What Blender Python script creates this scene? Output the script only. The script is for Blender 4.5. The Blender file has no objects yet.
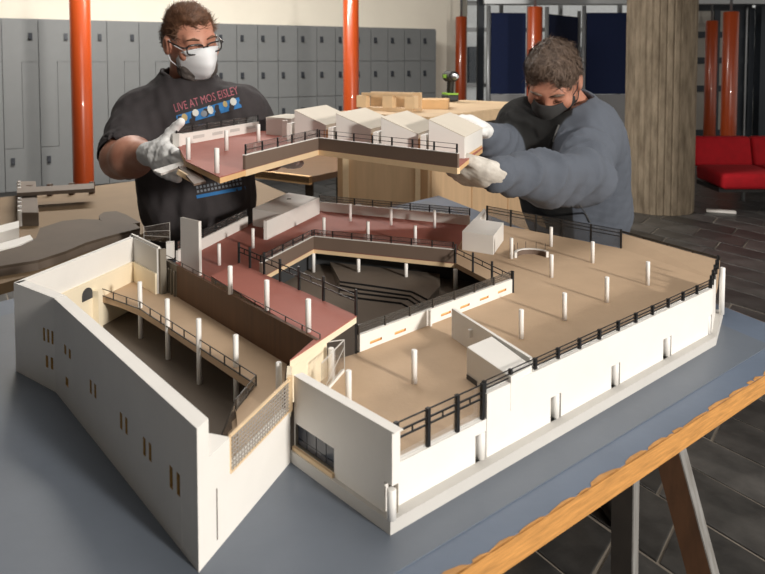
import bpy, bmesh, math, random
import numpy as np
from mathutils import Vector, Matrix
from mathutils.bvhtree import BVHTree
random.seed(7); rng = np.random.default_rng(7)
SC = bpy.context.scene
COL = SC.collection
R = math.radians

# ------------------------------------------------------------------ camera, world, light, exposure
H_EYE, F_PX, PITCH, Y_HOR = 1.48, 730.0, R(3.0), 58.0
CY_P = Y_HOR + F_PX * math.tan(PITCH)
cam_d = bpy.data.cameras.new('camera'); cam = bpy.data.objects.new('camera', cam_d); COL.objects.link(cam)
cam.location = (0, 0, H_EYE); cam.rotation_euler = (R(90) - PITCH, 0, 0)
cam_d.sensor_fit = 'HORIZONTAL'; cam_d.sensor_width = 36; cam_d.lens = 36 * F_PX / 765
cam_d.shift_y = -(287 - CY_P) / 765
cam_d.clip_start = .05
cam_d.dof.use_dof = True; cam_d.dof.focus_distance = 1.5; cam_d.dof.aperture_fstop = 10
SC.camera = cam

w = bpy.data.worlds.new('world'); SC.world = w; w.use_nodes = True
bg = w.node_tree.nodes['Background']; bg.inputs['Color'].default_value = (1, .95, .88, 1); bg.inputs['Strength'].default_value = .5

def area(name, loc, target, size, power, color=(1, 1, 1), shape='DISK', size_y=None):
    d = bpy.data.lights.new(name, 'AREA'); d.shape = shape; d.size = size; d.energy = power; d.color = color
    if size_y: d.size_y = size_y
    o = bpy.data.objects.new(name, d); COL.objects.link(o); o.location = loc
    o.rotation_euler = (Vector(target) - Vector(loc)).to_track_quat('-Z', 'Y').to_euler(); return o
area('key_strobe', (3.0, -2.2, 2.5), (.1, 2.0, 1.1), .38, 190, (1, .95, .88))
area('overhead_fill', (.2, 1.9, 3.5), (.2, 1.9, 0), 2.4, 24, (1, .97, .93), 'RECTANGLE', 1.6)  # unseen fill added above the table to brighten the level decks
area('hall_fill', (-1.2, 5.6, 3.6), (-1.3, 6.4, 0), 2.6, 340, (1, .96, .9), 'RECTANGLE', .6)  # unseen fill added near the ceiling to brighten lockers and back wall
SC.view_settings.view_transform = 'Standard'; SC.view_settings.look = 'None'
SC.view_settings.exposure = 0.38; SC.view_settings.gamma = 1; SC.view_settings.use_curve_mapping = False

# ------------------------------------------------------------------ pixel -> place
S_T = .52; TZ = H_EYE - S_T; K_S = S_T / .56        # table top height, model scale
def ray(px, py):
    u = (px - 382.5) / F_PX; v = -(py - CY_P) / F_PX
    return Vector((u, math.cos(PITCH) + v * math.sin(PITCH), -math.sin(PITCH) + v * math.cos(PITCH)))
def atz(px, py, z):                  # the point seen at a pixel, on the level z
    d = ray(px, py); t = (z - H_EYE) / d.z
    return Vector((d.x * t, d.y * t, z))
def atY(px, py, Y):                  # ... at the depth Y
    d = ray(px, py); t = Y / d.y
    return Vector((d.x * t, Y, H_EYE + d.z * t))
def Z(h): return TZ + h * K_S
def A(px, py, h):                    # plan position on a level of the scale model
    p = atz(px, py, Z(h)); return Vector((p.x, p.y))
def onplane(px, py, p, q):           # (distance along p-q, z) on the upright plane through p-q
    d = ray(px, py); e = (q - p); n = Vector((-e.y, e.x))
    t = (n.x * p.x + n.y * p.y) / (n.x * d.x + n.y * d.y)
    P = Vector((d.x * t, d.y * t)); return ((P - p).dot(e.normalized()), H_EYE + d.z * t)
def V2(a, b): return Vector((a, b))

# ------------------------------------------------------------------ materials
MATS = {}
def mat(name, col, rough=.6, metal=0, var=.0, vscale=8, bump=0, bscale=60, stretch=(1, 1, 1), col2=None, spec=.5, trans=0, alpha=1, emit=None, objvar=0, coat=0, wave=None):
    m = bpy.data.materials.new(name); m.use_nodes = True; nt = m.node_tree; N, L = nt.nodes, nt.links
    b = N['Principled BSDF']
    b.inputs['Roughness'].default_value = rough; b.inputs['Metallic'].default_value = metal
    b.inputs['Specular IOR Level'].default_value = spec; b.inputs['Coat Weight'].default_value = coat
    b.inputs['Base Color'].default_value = (*col, 1)
    if trans: b.inputs['Transmission Weight'].default_value = trans; b.inputs['IOR'].default_value = 1.2
    if alpha < 1: b.inputs['Alpha'].default_value = alpha
    tc = N.new('ShaderNodeTexCoord'); mp = N.new('ShaderNodeMapping'); mp.inputs['Scale'].default_value = stretch
    L.new(tc.outputs['Object'], mp.inputs['Vector'])
    cur = None
    if var or col2:
        nz = N.new('ShaderNodeTexNoise'); nz.inputs['Scale'].default_value = vscale; nz.inputs['Detail'].default_value = 6
        nz.inputs['Roughness'].default_value = .62
        L.new(mp.outputs['Vector'], nz.inputs['Vector'])
        rp = N.new('ShaderNodeValToRGB'); rp.color_ramp.elements[0].position = .3; rp.color_ramp.elements[1].position = .7
        c2 = col2 or tuple(max(0, c * (1 - var)) for c in col)
        c1 = col if col2 else tuple(min(1, c * (1 + var)) for c in col)
        rp.color_ramp.elements[0].color = (*c2, 1); rp.color_ramp.elements[1].color = (*c1, 1)
        L.new(nz.outputs['Fac'], rp.inputs['Fac']); cur = rp.outputs['Color']
    if wave:
        wv = N.new('ShaderNodeTexWave'); wv.wave_type = 'BANDS'; wv.bands_direction = wave[0]; wv.inputs['Scale'].default_value = wave[1]
        wv.inputs['Distortion'].default_value = wave[2]; wv.inputs['Detail'].default_value = 3; wv.inputs['Detail Scale'].default_value = 1.5
        L.new(mp.outputs['Vector'], wv.inputs['Vector'])
        mx = N.new('ShaderNodeMixRGB'); mx.blend_type = 'MULTIPLY'; mx.inputs['Fac'].default_value = wave[3]
        if cur: L.new(cur, mx.inputs['Color1'])
        else: mx.inputs['Color1'].default_value = (*col, 1)
        L.new(wv.outputs['Color'], mx.inputs['Color2']); cur = mx.outputs['Color']
    if objvar:
        oi = N.new('ShaderNodeObjectInfo'); mr = N.new('ShaderNodeMapRange'); mr.inputs['To Min'].default_value = 1 - objvar; mr.inputs['To Max'].default_value = 1 + objvar
        L.new(oi.outputs['Random'], mr.inputs['Value'])
        mx = N.new('ShaderNodeMixRGB'); mx.blend_type = 'MULTIPLY'; mx.inputs['Fac'].default_value = 1
        if cur: L.new(cur, mx.inputs['Color1'])
        else: mx.inputs['Color1'].default_value = (*col, 1)
        L.new(mr.outputs['Result'], mx.inputs['Color2']); cur = mx.outputs['Color']
    if cur: L.new(cur, b.inputs['Base Color'])
    if bump:
        nb = N.new('ShaderNodeTexNoise'); nb.inputs['Scale'].default_value = bscale; nb.inputs['Detail'].default_value = 5
        L.new(mp.outputs['Vector'], nb.inputs['Vector'])
        bp = N.new('ShaderNodeBump'); bp.inputs['Strength'].default_value = bump; bp.inputs['Distance'].default_value = .01
        L.new(nb.outputs['Fac'], bp.inputs['Height']); L.new(bp.outputs['Normal'], b.inputs['Normal'])
    if emit: b.inputs['Emission Color'].default_value = (*emit[:3], 1); b.inputs['Emission Strength'].default_value = emit[3]
    MATS[name] = m; return m
mat('white', (.80, .775, .735), .55, var=.03, vscale=12)
mat('white_col', (.82, .80, .77), .5)
mat('cream', (.83, .73, .55), .6, var=.03)
mat('tan', (.50, .355, .232), .75, var=.05, vscale=14, bump=.05, bscale=220)
mat('red', (.375, .128, .098), .7, var=.05, vscale=18, bump=.04, bscale=200)
mat('brown_parapet', (.155, .108, .082), .65, var=.06)
mat('wood_dark', (.10, .042, .014), .6, stretch=(60, 60, 1.5), var=.22, vscale=1.2)
mat('grey_panel', (.19, .165, .13), .7, var=.08, stretch=(30, 30, 2), vscale=2)
mat('ground', (.135, .108, .085), .8, var=.06)
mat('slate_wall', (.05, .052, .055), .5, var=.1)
mat('black_metal', (.012, .012, .013), .4)
mat('dark_rail', (.05, .042, .035), .45)
mat('ply', (.62, .40, .2), .6, stretch=(1, 1, 20), var=.1, vscale=10)
mat('light_wood', (.74, .55, .34), .6, var=.06, vscale=20)
mat('gold_slot', (.50, .31, .10), .6, var=.1, vscale=40)
mat('slot_wood', (.80, .50, .22), .6, var=.1, vscale=60)
mat('plinth', (.55, .535, .51), .6, var=.04)
mat('mesh_wire', (.36, .32, .28), .5)
mat('glass', (.95, .96, .97), .03, trans=1, alpha=.35)
mat('glass_smoke', (.30, .29, .28), .05, trans=.8, alpha=.38)
mat('window_pane', (.05, .055, .07), .12, spec=.6)
mat('table_grey', (.125, .160, .222), .42, var=.10, vscale=6, bump=.03, bscale=40)
mat('board_grey', (.128, .150, .185), .4, var=.06, vscale=7, bump=.02)
mat('table_edge', (.52, .25, .07), .6, stretch=(3, 3, 40), var=.28, vscale=8, bump=.15, bscale=30)
mat('leg_dark', (.018, .014, .011), .7, var=.3, vscale=20)
mat('leg_brown', (.075, .033, .014), .6, stretch=(20, 20, 2), var=.3, vscale=3)
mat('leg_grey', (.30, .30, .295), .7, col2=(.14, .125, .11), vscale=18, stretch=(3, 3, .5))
mat('slate', (.085, .081, .077), .36, col2=(.018, .018, .018), vscale=4.5, bump=.35, bscale=9, objvar=.4)
mat('joint', (.23, .20, .165), .85, var=.15)
mat('plaster', (.90, .84, .72), .8, var=.025, vscale=2)
mat('ceiling', (.45, .44, .42), .9)
mat('wall_shade', (.16, .15, .14), .9)
mat('locker', (.175, .182, .184), .4, var=.03, spec=.5)
mat('locker_dark', (.10, .10, .10), .5)
mat('lock', (.04, .045, .055), .35, metal=.3)
mat('steel', (.34, .35, .36), .35, metal=.7)
mat('orange', (.34, .048, .007), .32, coat=.35, var=.04)
mat('concrete', (.30, .240, .170), .85, col2=(.12, .090, .058), vscale=7, stretch=(2.2, 2.2, .55), bump=.35, bscale=30)
mat('sofa_red', (.42, .0, .007), .85, var=.12, vscale=14, bump=.1, bscale=200)
mat('sofa_base', (.02, .016, .016), .5)
mat('blue_felt', (.0015, .008, .042), .95, var=.1, vscale=30)
mat('frame_grey', (.26, .27, .28), .4, metal=.5)
mat('frame_navy', (.022, .030, .042), .5)
mat('board_beige', (.40, .375, .335), .7, var=.04)
mat('panel_grey', (.23, .23, .235), .7)
mat('facade_far', (.86, .90, .94), .6, var=.1)
mat('window_glass', (.85, .92, 1), .03, trans=1, alpha=.15)
mat('birch', (.60, .405, .235), .6, stretch=(9, 9, .8), var=.10, vscale=3)
mat('birch_top', (.64, .46, .28), .6, stretch=(.8, 9, 9), var=.10, vscale=3)
mat('pine', (.68, .43, .21), .6, var=.08, vscale=9)
mat('terrain_tan', (.21, .138, .072), .75, var=.06)
mat('terrain_brown', (.095, .068, .047), .75, var=.08)
mat('terrain_edge', (.16, .125, .098), .7, var=.06)
mat('table_wood', (.11, .06, .028), .5, stretch=(1, 12, 12), var=.2, vscale=3)
mat('drill_black', (.012, .012, .012), .45)
mat('drill_green', (.25, .50, .03), .4)

# ------------------------------------------------------------------ mesh building
class MB:
    def __init__(s): s.v = []; s.f = []
    def add(s, v, f):
        o = len(s.v); s.v += [tuple(x) for x in v]; s.f += [tuple(i + o for i in q) for q in f]; return s
    def prism(s, pts, z0, z1):
        pts = [Vector((p[0], p[1])) for p in pts]; n = len(pts)
        a = sum(pts[i].x * pts[(i + 1) % n].y - pts[(i + 1) % n].x * pts[i].y for i in range(n))
        if a < 0: pts = pts[::-1]
        v = [(p.x, p.y, z0) for p in pts] + [(p.x, p.y, z1) for p in pts]
        f = [tuple(range(n))[::-1], tuple(range(n, 2 * n))] + [(i, (i + 1) % n, n + (i + 1) % n, n + i) for i in range(n)]
        return s.add(v, f)
    def wall(s, p, q, th, z0, z1):                     # thickness to the left of p->q
        e = (q - p).normalized(); n = Vector((-e.y, e.x)) * th
        return s.prism([p, q, q + n, p + n], z0, z1)
    def hexa(s, v):                                    # 8 corners: bottom 4 then top 4
        return s.add(v, [(3, 2, 1, 0), (4, 5, 6, 7), (0, 1, 5, 4), (1, 2, 6, 5), (2, 3, 7, 6), (3, 0, 4, 7)])
    def box(s, c, d, rz=0):
        cx, cy, cz = c; x, y, z = d[0] / 2, d[1] / 2, d[2] / 2; co, si = math.cos(rz), math.sin(rz)
        v = [(cx + a * co - b * si, cy + a * si + b * co, cz + h) for h in (-z, z) for a, b in ((-x, -y), (x, -y), (x, y), (-x, y))]
        return s.hexa(v)
    def bar(s, a, b, wd, ht=None):                     # square bar between two points
        a, b = Vector(a), Vector(b); ht = ht or wd; d = (b - a)
        if d.length < 1e-6: return s
        d.normalize(); up = Vector((0, 0, 1)) if abs(d.z) < .95 else Vector((0, 1, 0))
        x = d.cross(up).normalized(); y = x.cross(d)
        o = [x * i * wd / 2 + y * j * ht / 2 for i, j in ((-1, -1), (1, -1), (1, 1), (-1, 1))]
        return s.hexa([a + q for q in o] + [b + q for q in o])
    def tube(s, path, r, n=8, cap=True):
        path = [Vector(p) for p in path]; m = len(path); rr = r if isinstance(r, (list, tuple)) else [r] * m
        v = []; prev = None
        for i, p in enumerate(path):
            d = (path[min(i + 1, m - 1)] - path[max(i - 1, 0)]).normalized()
            if prev is None: x = d.orthogonal().normalized()
            else: x = (prev - d * prev.dot(d)).normalized()
            prev = x; y = d.cross(x)
            v += [p + (x * math.cos(2 * math.pi * k / n) + y * math.sin(2 * math.pi * k / n)) * rr[i] for k in range(n)]
        f = [(i * n + k, i * n + (k + 1) % n, (i + 1) * n + (k + 1) % n, (i + 1) * n + k) for i in range(m - 1) for k in range(n)]
        if cap: f += [tuple(range(n))[::-1], tuple(range((m - 1) * n, m * n))]
        return s.add(v, f)
    def lathe(s, prof, n=24, c=(0, 0, 0)):
        v = [(c[0] + r * math.cos(2 * math.pi * k / n), c[1] + r * math.sin(2 * math.pi * k / n), c[2] + z) for r, z in prof for k in range(n)]
        m = len(prof)
        f = [(i * n + k, i * n + (k + 1) % n, (i + 1) * n + (k + 1) % n, (i + 1) * n + k) for i in range(m - 1) for k in range(n)]
        f += [tuple(range(n))[::-1], tuple(range((m - 1) * n, m * n))]
        return s.add(v, f)
    def mesh(s, name):
        m = bpy.data.meshes.new(name); m.from_pydata(s.v, [], s.f); m.update(); return m
    def build(s, name, material, parent=None, bevel=0, smooth=False):
        return link(name, s.mesh(name), material, parent, bevel, smooth)
def link(name, me, material, parent=None, bevel=0, smooth=False):
    o = bpy.data.objects.new(name, me); COL.objects.link(o)
    if material and not me.materials: me.materials.append(MATS[material] if isinstance(material, str) else material)
    if parent is not None: o.parent = parent
    if smooth:
        me.polygons.foreach_set('use_smooth', [True] * len(me.polygons))
    if bevel:
        b = o.modifiers.new('bevel', 'BEVEL'); b.width = bevel; b.segments = 2; b.limit_method = 'ANGLE'; b.angle_limit = R(40)
    return o
def tag(o, label=None, cat=None, group=None, kind=None):
    if label: o['label'] = label
    if cat: o['category'] = cat
    if group: o['group'] = group
    if kind: o['kind'] = kind
    return o
def empty(name, loc=(0, 0, 0), rz=0):
    o = bpy.data.objects.new(name, None); COL.objects.link(o); o.location = loc; o.rotation_euler = (0, 0, rz); o.empty_display_size = .1; return o
def place(o, loc, rz=0):
    o.location = loc; o.rotation_euler = (0, 0, rz); return o
def holes_wall(p, q, th, z0, z1, holes, depth, qs=0):
    """upright wall, outer face on p->q (thickness to the left), with rectangular recesses (s0,s1,za,zb); returns (wall, lining)"""
    e = (q - p).normalized(); n = Vector((-e.y, e.x)); Lg = (q - p).length
    W = MB(); Is = []
    P = lambda s_, z_, d_=0: (p.x + e.x * s_ + n.x * d_, p.y + e.y * s_ + n.y * d_, z_)
    ss = sorted({0, Lg, *[a for h in holes for a in h[:2]]}); zs = sorted({z0, z1, *[a for h in holes for a in h[2:4]]})
    for i in range(len(ss) - 1):
        for j in range(len(zs) - 1):
            cs, cz = (ss[i] + ss[i + 1]) / 2, (zs[j] + zs[j + 1]) / 2
            if any(h[0] < cs < h[1] and h[2] < cz < h[3] for h in holes): continue
            W.add([P(ss[i], zs[j]), P(ss[i + 1], zs[j]), P(ss[i + 1], zs[j + 1]), P(ss[i], zs[j + 1])], [(0, 1, 2, 3)])
    W.add([P(0, z0), P(Lg, z0), P(Lg, z1), P(0, z1), P(0, z0, th), P(Lg - qs, z0, th), P(Lg - qs, z1, th), P(0, z1, th)],
          [(7, 6, 5, 4), (3, 2, 6, 7), (4, 5, 1, 0), (1, 5, 6, 2), (0, 3, 7, 4)])
    for a, b, c, d in [h[:4] for h in holes]:
        v = [P(a, c), P(b, c), P(b, d), P(a, d), P(a, c, depth), P(b, c, depth), P(b, d, depth), P(a, d, depth)]
        Is.append(MB().add(v, [(4, 5, 6, 7), (0, 1, 5, 4), (1, 2, 6, 5), (2, 3, 7, 6), (3, 0, 4, 7)]))
    return W, Is

# ================================================================== THE SETTING
fl = MB().prism([V2(-9, -4), V2(10, -4), V2(10, 22), V2(-9, 22)], -.06, -.006).build('floor', 'joint'); tag(fl, kind='structure')
def project(p):
    x, y, z = p[0], p[1], p[2] - H_EYE
    zc = y * math.cos(PITCH) - z * math.sin(PITCH); yc = y * math.sin(PITCH) + z * math.cos(PITCH)
    return (382.5 + F_PX * x / zc, CY_P - F_PX * yc / zc) if zc > .2 else (-999, -999)
ta = R(-58.5); tu = V2(math.cos(ta), math.sin(ta)); tv = V2(math.cos(R(56)), math.sin(R(56)))
rest = MB(); r_ = -10.0; row = 0
while r_ < 18:
    rw = random.uniform(.25, .34); s_ = -16.0 - random.random()
    while s_ < 8:
        ln = random.uniform(.36, .72); g = .0055
        c = tu * (s_ + ln / 2) + tv * (r_ + rw / 2)
        if -6 < c.x < 8 and -1 < c.y < 13:
            ps = [tu * (s_ + g) + tv * (r_ + g), tu * (s_ + ln - g) + tv * (r_ + g), tu * (s_ + ln - g) + tv * (r_ + rw - g), tu * (s_ + g) + tv * (r_ + rw - g)]
            ps = [p + V2(random.uniform(-.004, .004), random.uniform(-.004, .004)) for p in ps]
            px, py = project((c.x, c.y, 0)); zt = random.uniform(-.0015, .001)
            if 450 < px < 830 and 190 < py < 650 and c.x > .1:
                MB().prism([p - c for p in ps], -.012, zt).build('floor_tile', 'slate', fl, bevel=.003).location = (c.x, c.y, 0)
            else: rest.prism(ps, -.012, zt)
        s_ += ln
    r_ += rw
tag(rest.build('floor_tiles', 'slate', fl), kind='stuff')

tag(MB().box((1, 4, 3.66), (16, 20, .1)).build('ceiling', 'ceiling'), kind='structure')
tag(MB().box((-6.9, 4, 1.8), (.2, 20, 3.6)).build('wall_left', 'wall_shade'), kind='structure')
tag(MB().box((-1.9, -5.9, 1.8), (10, .2, 3.6)).build('wall_front', 'wall_shade'), kind='structure')
# ---- locker row
LZ = 1.88
La = atz(0, 18, LZ).xy; Lb = atz(435.5, 29, LZ).xy
le = (Lb - La).normalized(); ln_ = Vector((-le.y, le.x)); lang = math.atan2(le.y, le.x)
wb0 = La - le * 5 + ln_ * .47; wb1 = Lb + le * .78 + ln_ * .47
tag(MB().wall(wb0, wb1, .3, 0, 3.6).build('wall_back', 'plaster'), kind='structure')
tag(MB().wall(wb0, wb1, -.012, 0, .09).build('baseboard_back', 'locker_dark'), kind='structure')
P0, T_ = .12, .44
def xz_prism(poly, y0, y1):
    m = MB(); n = len(poly)
    v = [(x, y0, z) for x, z in poly] + [(x, y1, z) for x, z in poly]
    f = [tuple(range(n)), tuple(range(n, 2 * n))[::-1]] + [(i, n + i, n + (i + 1) % n, (i + 1) % n) for i in range(n)]
    return m.add(v, f)
def lock_mesh():
    m = MB().box((0, -.008, 0), (.036, .016, .072)); m.lathe([(.013, -.03), (.013, -.018)], 10, (0, -.012, 0)); m.box((0, -.02, -.018), (.03, .02, .018)); return m.mesh('lock')
lockm = lock_mesh()
bodies = {}
def locker(s, wd, kind, label, group):
    o = empty('locker', (*(La + le * s), 0), lang); tag(o, label, 'locker', group)
    if (kind, wd) not in bodies:
        b = MB().box((wd / 2, .225, P0 + (LZ - P0) / 2), (wd - .002, .45, LZ - P0)).mesh('locker_body'); pl = MB().box((wd / 2, .24, P0 / 2), (wd, .42, P0)).mesh('locker_plinth')
        g = .004; ds = []
        if kind == 'z':
            a = P0 + T_; t3 = LZ - T_; m = wd * .52
            ds.append((xz_prism([(g, a + g), (m - g / 2, a + g), (m - g / 2, t3 + g / 2), (wd - g, t3 + g / 2), (wd - g, LZ - .02), (g, LZ - .02)], -.018, 0), (wd * .78, 1.70)))
            ds.append((xz_prism([(g, P0 + g), (wd - g, P0 + g), (wd - g, t3 - g / 2), (m + g / 2, t3 - g / 2), (m + g / 2, a - g / 2), (g, a - g / 2)], -.018, 0), (wd * .22, a - .13)))
        else:
            for k in range(4):
                z0 = P0 + k * T_; z1 = z0 + T_ - (.02 if k == 3 else 0)
                ds.append((xz_prism([(g, z0 + g), (wd - g, z0 + g), (wd - g, z1 - g), (g, z1 - g)], -.018, 0), (wd * .24, z0 + T_ * .62)))
        bodies[(kind, wd)] = (b, pl, [(d.mesh('locker_door'), p) for d, p in ds])
    b, pl, ds = bodies[(kind, wd)]
    link('locker_body', b, 'locker', o); link('plinth', pl, 'locker_dark', o)
    for d, p in ds:
        dd = link('locker_door', d, 'locker', o); lk = link('lock', lockm, 'lock', dd); lk.location = (p[0], -.018, p[1])
def s_at(px): return onplane(px, 40, La, Lb)[0]
sz = s_at(1.4); wz = .335; i = 0
s0 = sz - 3 * wz
while s0 < s_at(150):
    locker(s0, wz, 'z', 'grey steel locker with two interlocking L-shaped doors', 'tall grey L-door lockers'); s0 += wz
nR = 12 if True else 0
wr = (s_at(435.5) - s0) / round((s_at(435.5) - s0) / .262); wr = round(wr, 5)
nR = round((s_at(435.5) - s0) / wr)
for k in range(nR):
    locker(s0 + k * wr, wr, 't', 'grey steel locker with four equal square doors stacked', 'grey four-door lockers')

# ---- orange posts
def post(px, ytop, Y, label, dia=.155):
    p = atY(px, 60, Y); top = 2.06
    o = empty('orange_post', (p.x, p.y, 0)); tag(o, label, 'post')
    MB().lathe([(dia * .5 - .004, 0), (dia / 2, .01), (dia / 2, top - .012), (dia / 2 - .01, top)], 28).build('cylinder', 'orange', o, smooth=False)
    for q in o.children:
        for f in q.data.polygons: f.use_smooth = abs(f.normal.z) < .5
    MB().lathe([(.016, top - .03), (.016, 3.6)], 12).build('rod', 'steel', o, smooth=True)
    MB().lathe([(dia * .62, 0), (dia * .62, .02), (dia * .5, .03)], 24).build('foot_ring', 'sofa_base', o)
post(81, -13, 5.7, 'orange round post in front of the L-door lockers')
post(351, 3, 7.2, 'orange round post in front of the four-door lockers')
post(461, 19, 10.3, 'orange round post standing at the end of the cream wall', .16)
post(534.5, 8, 8.3, 'orange round post before the blue partitions', .17)
post(711, 25, 11.4, 'darker orange round post behind the sofa, beside the concrete pillar', .18)
post(730, 14, 9.2, 'bright orange round post behind the sofa before the beige board rack', .19)

# ---- concrete pillar (board-marked)
pc = atz(660, 216, 0); pr = .325; m = MB(); n = 160; prof = [0, .6, 1.3, 2.0, 2.9, 3.6]
rad = [pr * (1 - .032 * (1 if (k % 5 == 0) else 0) + .012 * math.sin(k * 12.9898) * .6) for k in range(n)]
v = [(rad[k] * math.cos(2 * math.pi * k / n), rad[k] * math.sin(2 * math.pi * k / n), z) for z in prof for k in range(n)]
f = [(i * n + k, i * n + (k + 1) % n, (i + 1) * n + (k + 1) % n, (i + 1) * n + k) for i in range(len(prof) - 1) for k in range(n)]
o = m.add(v, f).build('pillar', 'concrete'); o.location = (pc.x + .105, pc.y + .33, 0)
tag(o, 'thick round concrete pillar with vertical board marks', 'pillar')

# ---- window wall and hall end
def onY(px, Y): return (px - 382.5) / F_PX * Y / math.cos(PITCH)
Yw = 13.0
wf = MB(); x0, x1 = wb1.x - .1, 8.5
for z in (.05, 1.0, 1.98, 2.45, 3.5): wf.box(((x0 + x1) / 2, Yw, z), (x1 - x0, .08, .07))
k = x0
while k < x1: wf.box((k, Yw, 1.8), (.06, .09, 3.6)); k += 1.05
wn = wf.build('window_1', 'frame_grey'); tag(wn, kind='structure')
MB().box(((x0 + x1) / 2, Yw + .02, 1.8), (x1 - x0, .012, 3.5)).build('glass_pane', 'window_glass', wn)
tag(MB().wall(wb1, V2(wb1.x + .35, Yw), .25, 0, 3.6).build('wall_corner', 'plaster'), kind='structure')
jp = wb1 + ln_ * -.02
tag(MB().box((onY(480, 11.2), 11.2, 1.8), (.10, .12, 3.6)).build('trim_1', 'frame_navy'), kind='structure')
tag(MB().box(((1.6 + 8) / 2, 10.9, 2.33), (6.6, .14, .1)).build('trim_2', 'steel'), kind='structure')
tag(MB().box(((1.6 + 8) / 2, 11.2, 2.52), (6.6, .5, .10)).build('trim_3', 'plaster'), kind='structure')
# the building outside
fb = empty('office_building', (4, 24, 0)); tag(fb, 'pale building seen through the window behind the blue partitions', 'building')
MB().box((0, 3, 4), (26, 6, 9)).build('wall', 'facade_far', fb)
wm = MB().box((0, 0, 0), (1.0, .1, 1.3)).mesh('window')
for i in range(-9, 10):
    for zz in (1.2, 4.8): q = link('window', wm, 'frame_navy', fb); q.location = (i * 1.4, -.03, zz)
tag(MB().box((0, 19, -.05), (60, 11, .04)).build('ground_outside', 'plinth'), kind='structure')

def partition(p, q, label):
    o = empty('partition', (p.x, p.y, 0)); tag(o, label, 'partition', 'blue display partitions'); d = q - p
    for e in (V2(0, 0), d): MB().lathe([(.026, 0), (.026, 2.12)], 12, (e.x, e.y, 0)).build('post', 'frame_grey', o, smooth=True)
    e = d.normalized() * .035
    MB().wall(e, d - e, .03, 1.035, 2.035).build('felt_panel', 'blue_felt', o)
    MB().wall(e, d - e, .03, .12, 1.03).build('lower_panel', 'panel_grey', o)
    for t in (V2(0, 0), d): MB().box((t.x, t.y, .015), (.08, .4, .03)).build('foot', 'frame_grey', o)
partition(V2(onY(488, 9), 9), V2(onY(528, 9.05), 9.05), 'blue felt partition beside the dark door jamb')
partition(V2(onY(546, 9.2), 9.2), V2(onY(578, 10), 10), 'blue felt partition set at an angle, between two others')
partition(V2(onY(583, 9), 9), V2(onY(650, 9), 9), 'wide blue felt partition next to the concrete pillar')

# ---- beige board rack and dark wall on the right
rk = empty('board_rack', (onY(690, 12), 12, 0)); tag(rk, 'dark navy rack holding beige boards behind the orange posts', 'rack')
bw = (onY(749, 12) - onY(690, 12)); fr = MB()
zs = [.25, .98, 1.44, 1.86, 2.30]
for x in (0, bw * .42, bw * .76, bw): fr.box((x, 0, 1.15), (.09, .08, 2.3))
fr.box((bw * .88, .02, 1.15), (bw * .24, .06, 2.3))
for z in zs: fr.box((bw / 2, 0, z), (bw, .07, .10))
fr.build('frame', 'frame_navy', rk)
for i, z in enumerate(zs[:-1]):
    for a, b in ((.0, .42), (.42, .76)):
        MB().box((bw * (a + b) / 2, .02, (z + zs[i + 1]) / 2), (bw * (b - a) - .08, .03, zs[i + 1] - z - .09)).build('board', 'board_beige', rk)
MB().tube([(bw * .9, -.06, .0), (bw * .9, -.06, 2.3)], .02, 8).build('rail', 'frame_grey', rk)
tag(MB().box((onY(750, 12) + 2.2, 11.9, 1.8), (4.3, .2, 3.6)).build('wall_right', 'frame_navy'), kind='structure')

# ---- red sofa
so = empty('sofa', (0, 0, 0)); tag(so, 'red upholstered bench sofa on steel legs beside the pillar', 'sofa')
sb = atY(694, 137, 7.55)
bx0 = sb.x; zb = sb.z
def sofa_unit(xa, xb):
    b = MB(); b.hexa([(xa, 7.50, .36), (xb, 7.50, .36), (xb, 7.64, .36), (xa, 7.64, .36), (xa, 7.58, zb), (xb, 7.58, zb), (xb, 7.70, zb), (xa, 7.70, zb)])
    b.build('back_cushion', 'sofa_red', so, bevel=.03, smooth=True)
    MB().hexa([(xa, 7.5, .24), (xa + .02, 6.92, .22), (xb, 6.92, .22), (xb, 7.5, .24), (xa, 7.5, .385), (xa + .02, 6.92, .37), (xb, 6.92, .37), (xb, 7.5, .385)]).build('seat_cushion', 'sofa_red', so, bevel=.035, smooth=True)
for k in range(3): sofa_unit(bx0 + k * .62, bx0 + k * .62 + .605)
fr = MB(); fr.box((bx0 + .93, 7.28, .20), (1.8, .5, .045)); fr.build('base_frame', 'sofa_base', so)
for x in (.5, 1.6):
    for y in (7.0, 7.5): MB().lathe([(.02, 0), (.016, .19)], 10, (bx0 + x, y, 0)).build('leg', 'steel', so, smooth=True)
p = atz(721, 212.5, 0)
tag(MB().box((p.x, p.y, .012), (.26, .075, .02), R(-22)).build('skirting_board', 'white', bevel=.003), 'short white strip lying on the dark floor near the pillar', 'strip')

# ---- plywood cabinets, tray, box and drill behind the men
CZ = 1.231
def kb(a, b): return V2(a * 1.12, b * 1.12)
c0 = V2(.194, 3.10); cd = V2(.5885, .8085); cn = V2(-cd.y, cd.x)
cb = empty('plywood_cabinet', (c0.x, c0.y, 0)); tag(cb, 'pale birch plywood cabinet with a thick top, a drill standing on it', 'cabinet')
Ld, Dd = 1.15, .5
MB().prism([V2(0, 0), cd * Ld, cd * Ld + cn * Dd, cn * Dd], 0, CZ - .075).build('body', 'birch', cb)
MB().prism([cd * -.0 - cn * .012, cd * (Ld + .012) - cn * .012, cd * (Ld + .012) + cn * Dd, cn * Dd], CZ - .055, CZ).build('top_slab', 'birch_top', cb, bevel=.003)
MB().prism([V2(0, 0) + cn * .01, cd * Ld + cn * .01, cd * Ld + cn * Dd, cn * Dd], CZ - .075, CZ - .055).build('shadow_gap', 'leg_dark', cb)
for a, b in ((.02, .36), (.38, .74), (.76, 1.12)):
    MB().prism([cd * a - cn * .008, cd * b - cn * .008, cd * b, cd * a], .06, CZ - .1).build('door', 'birch', cb, bevel=.002)
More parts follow.
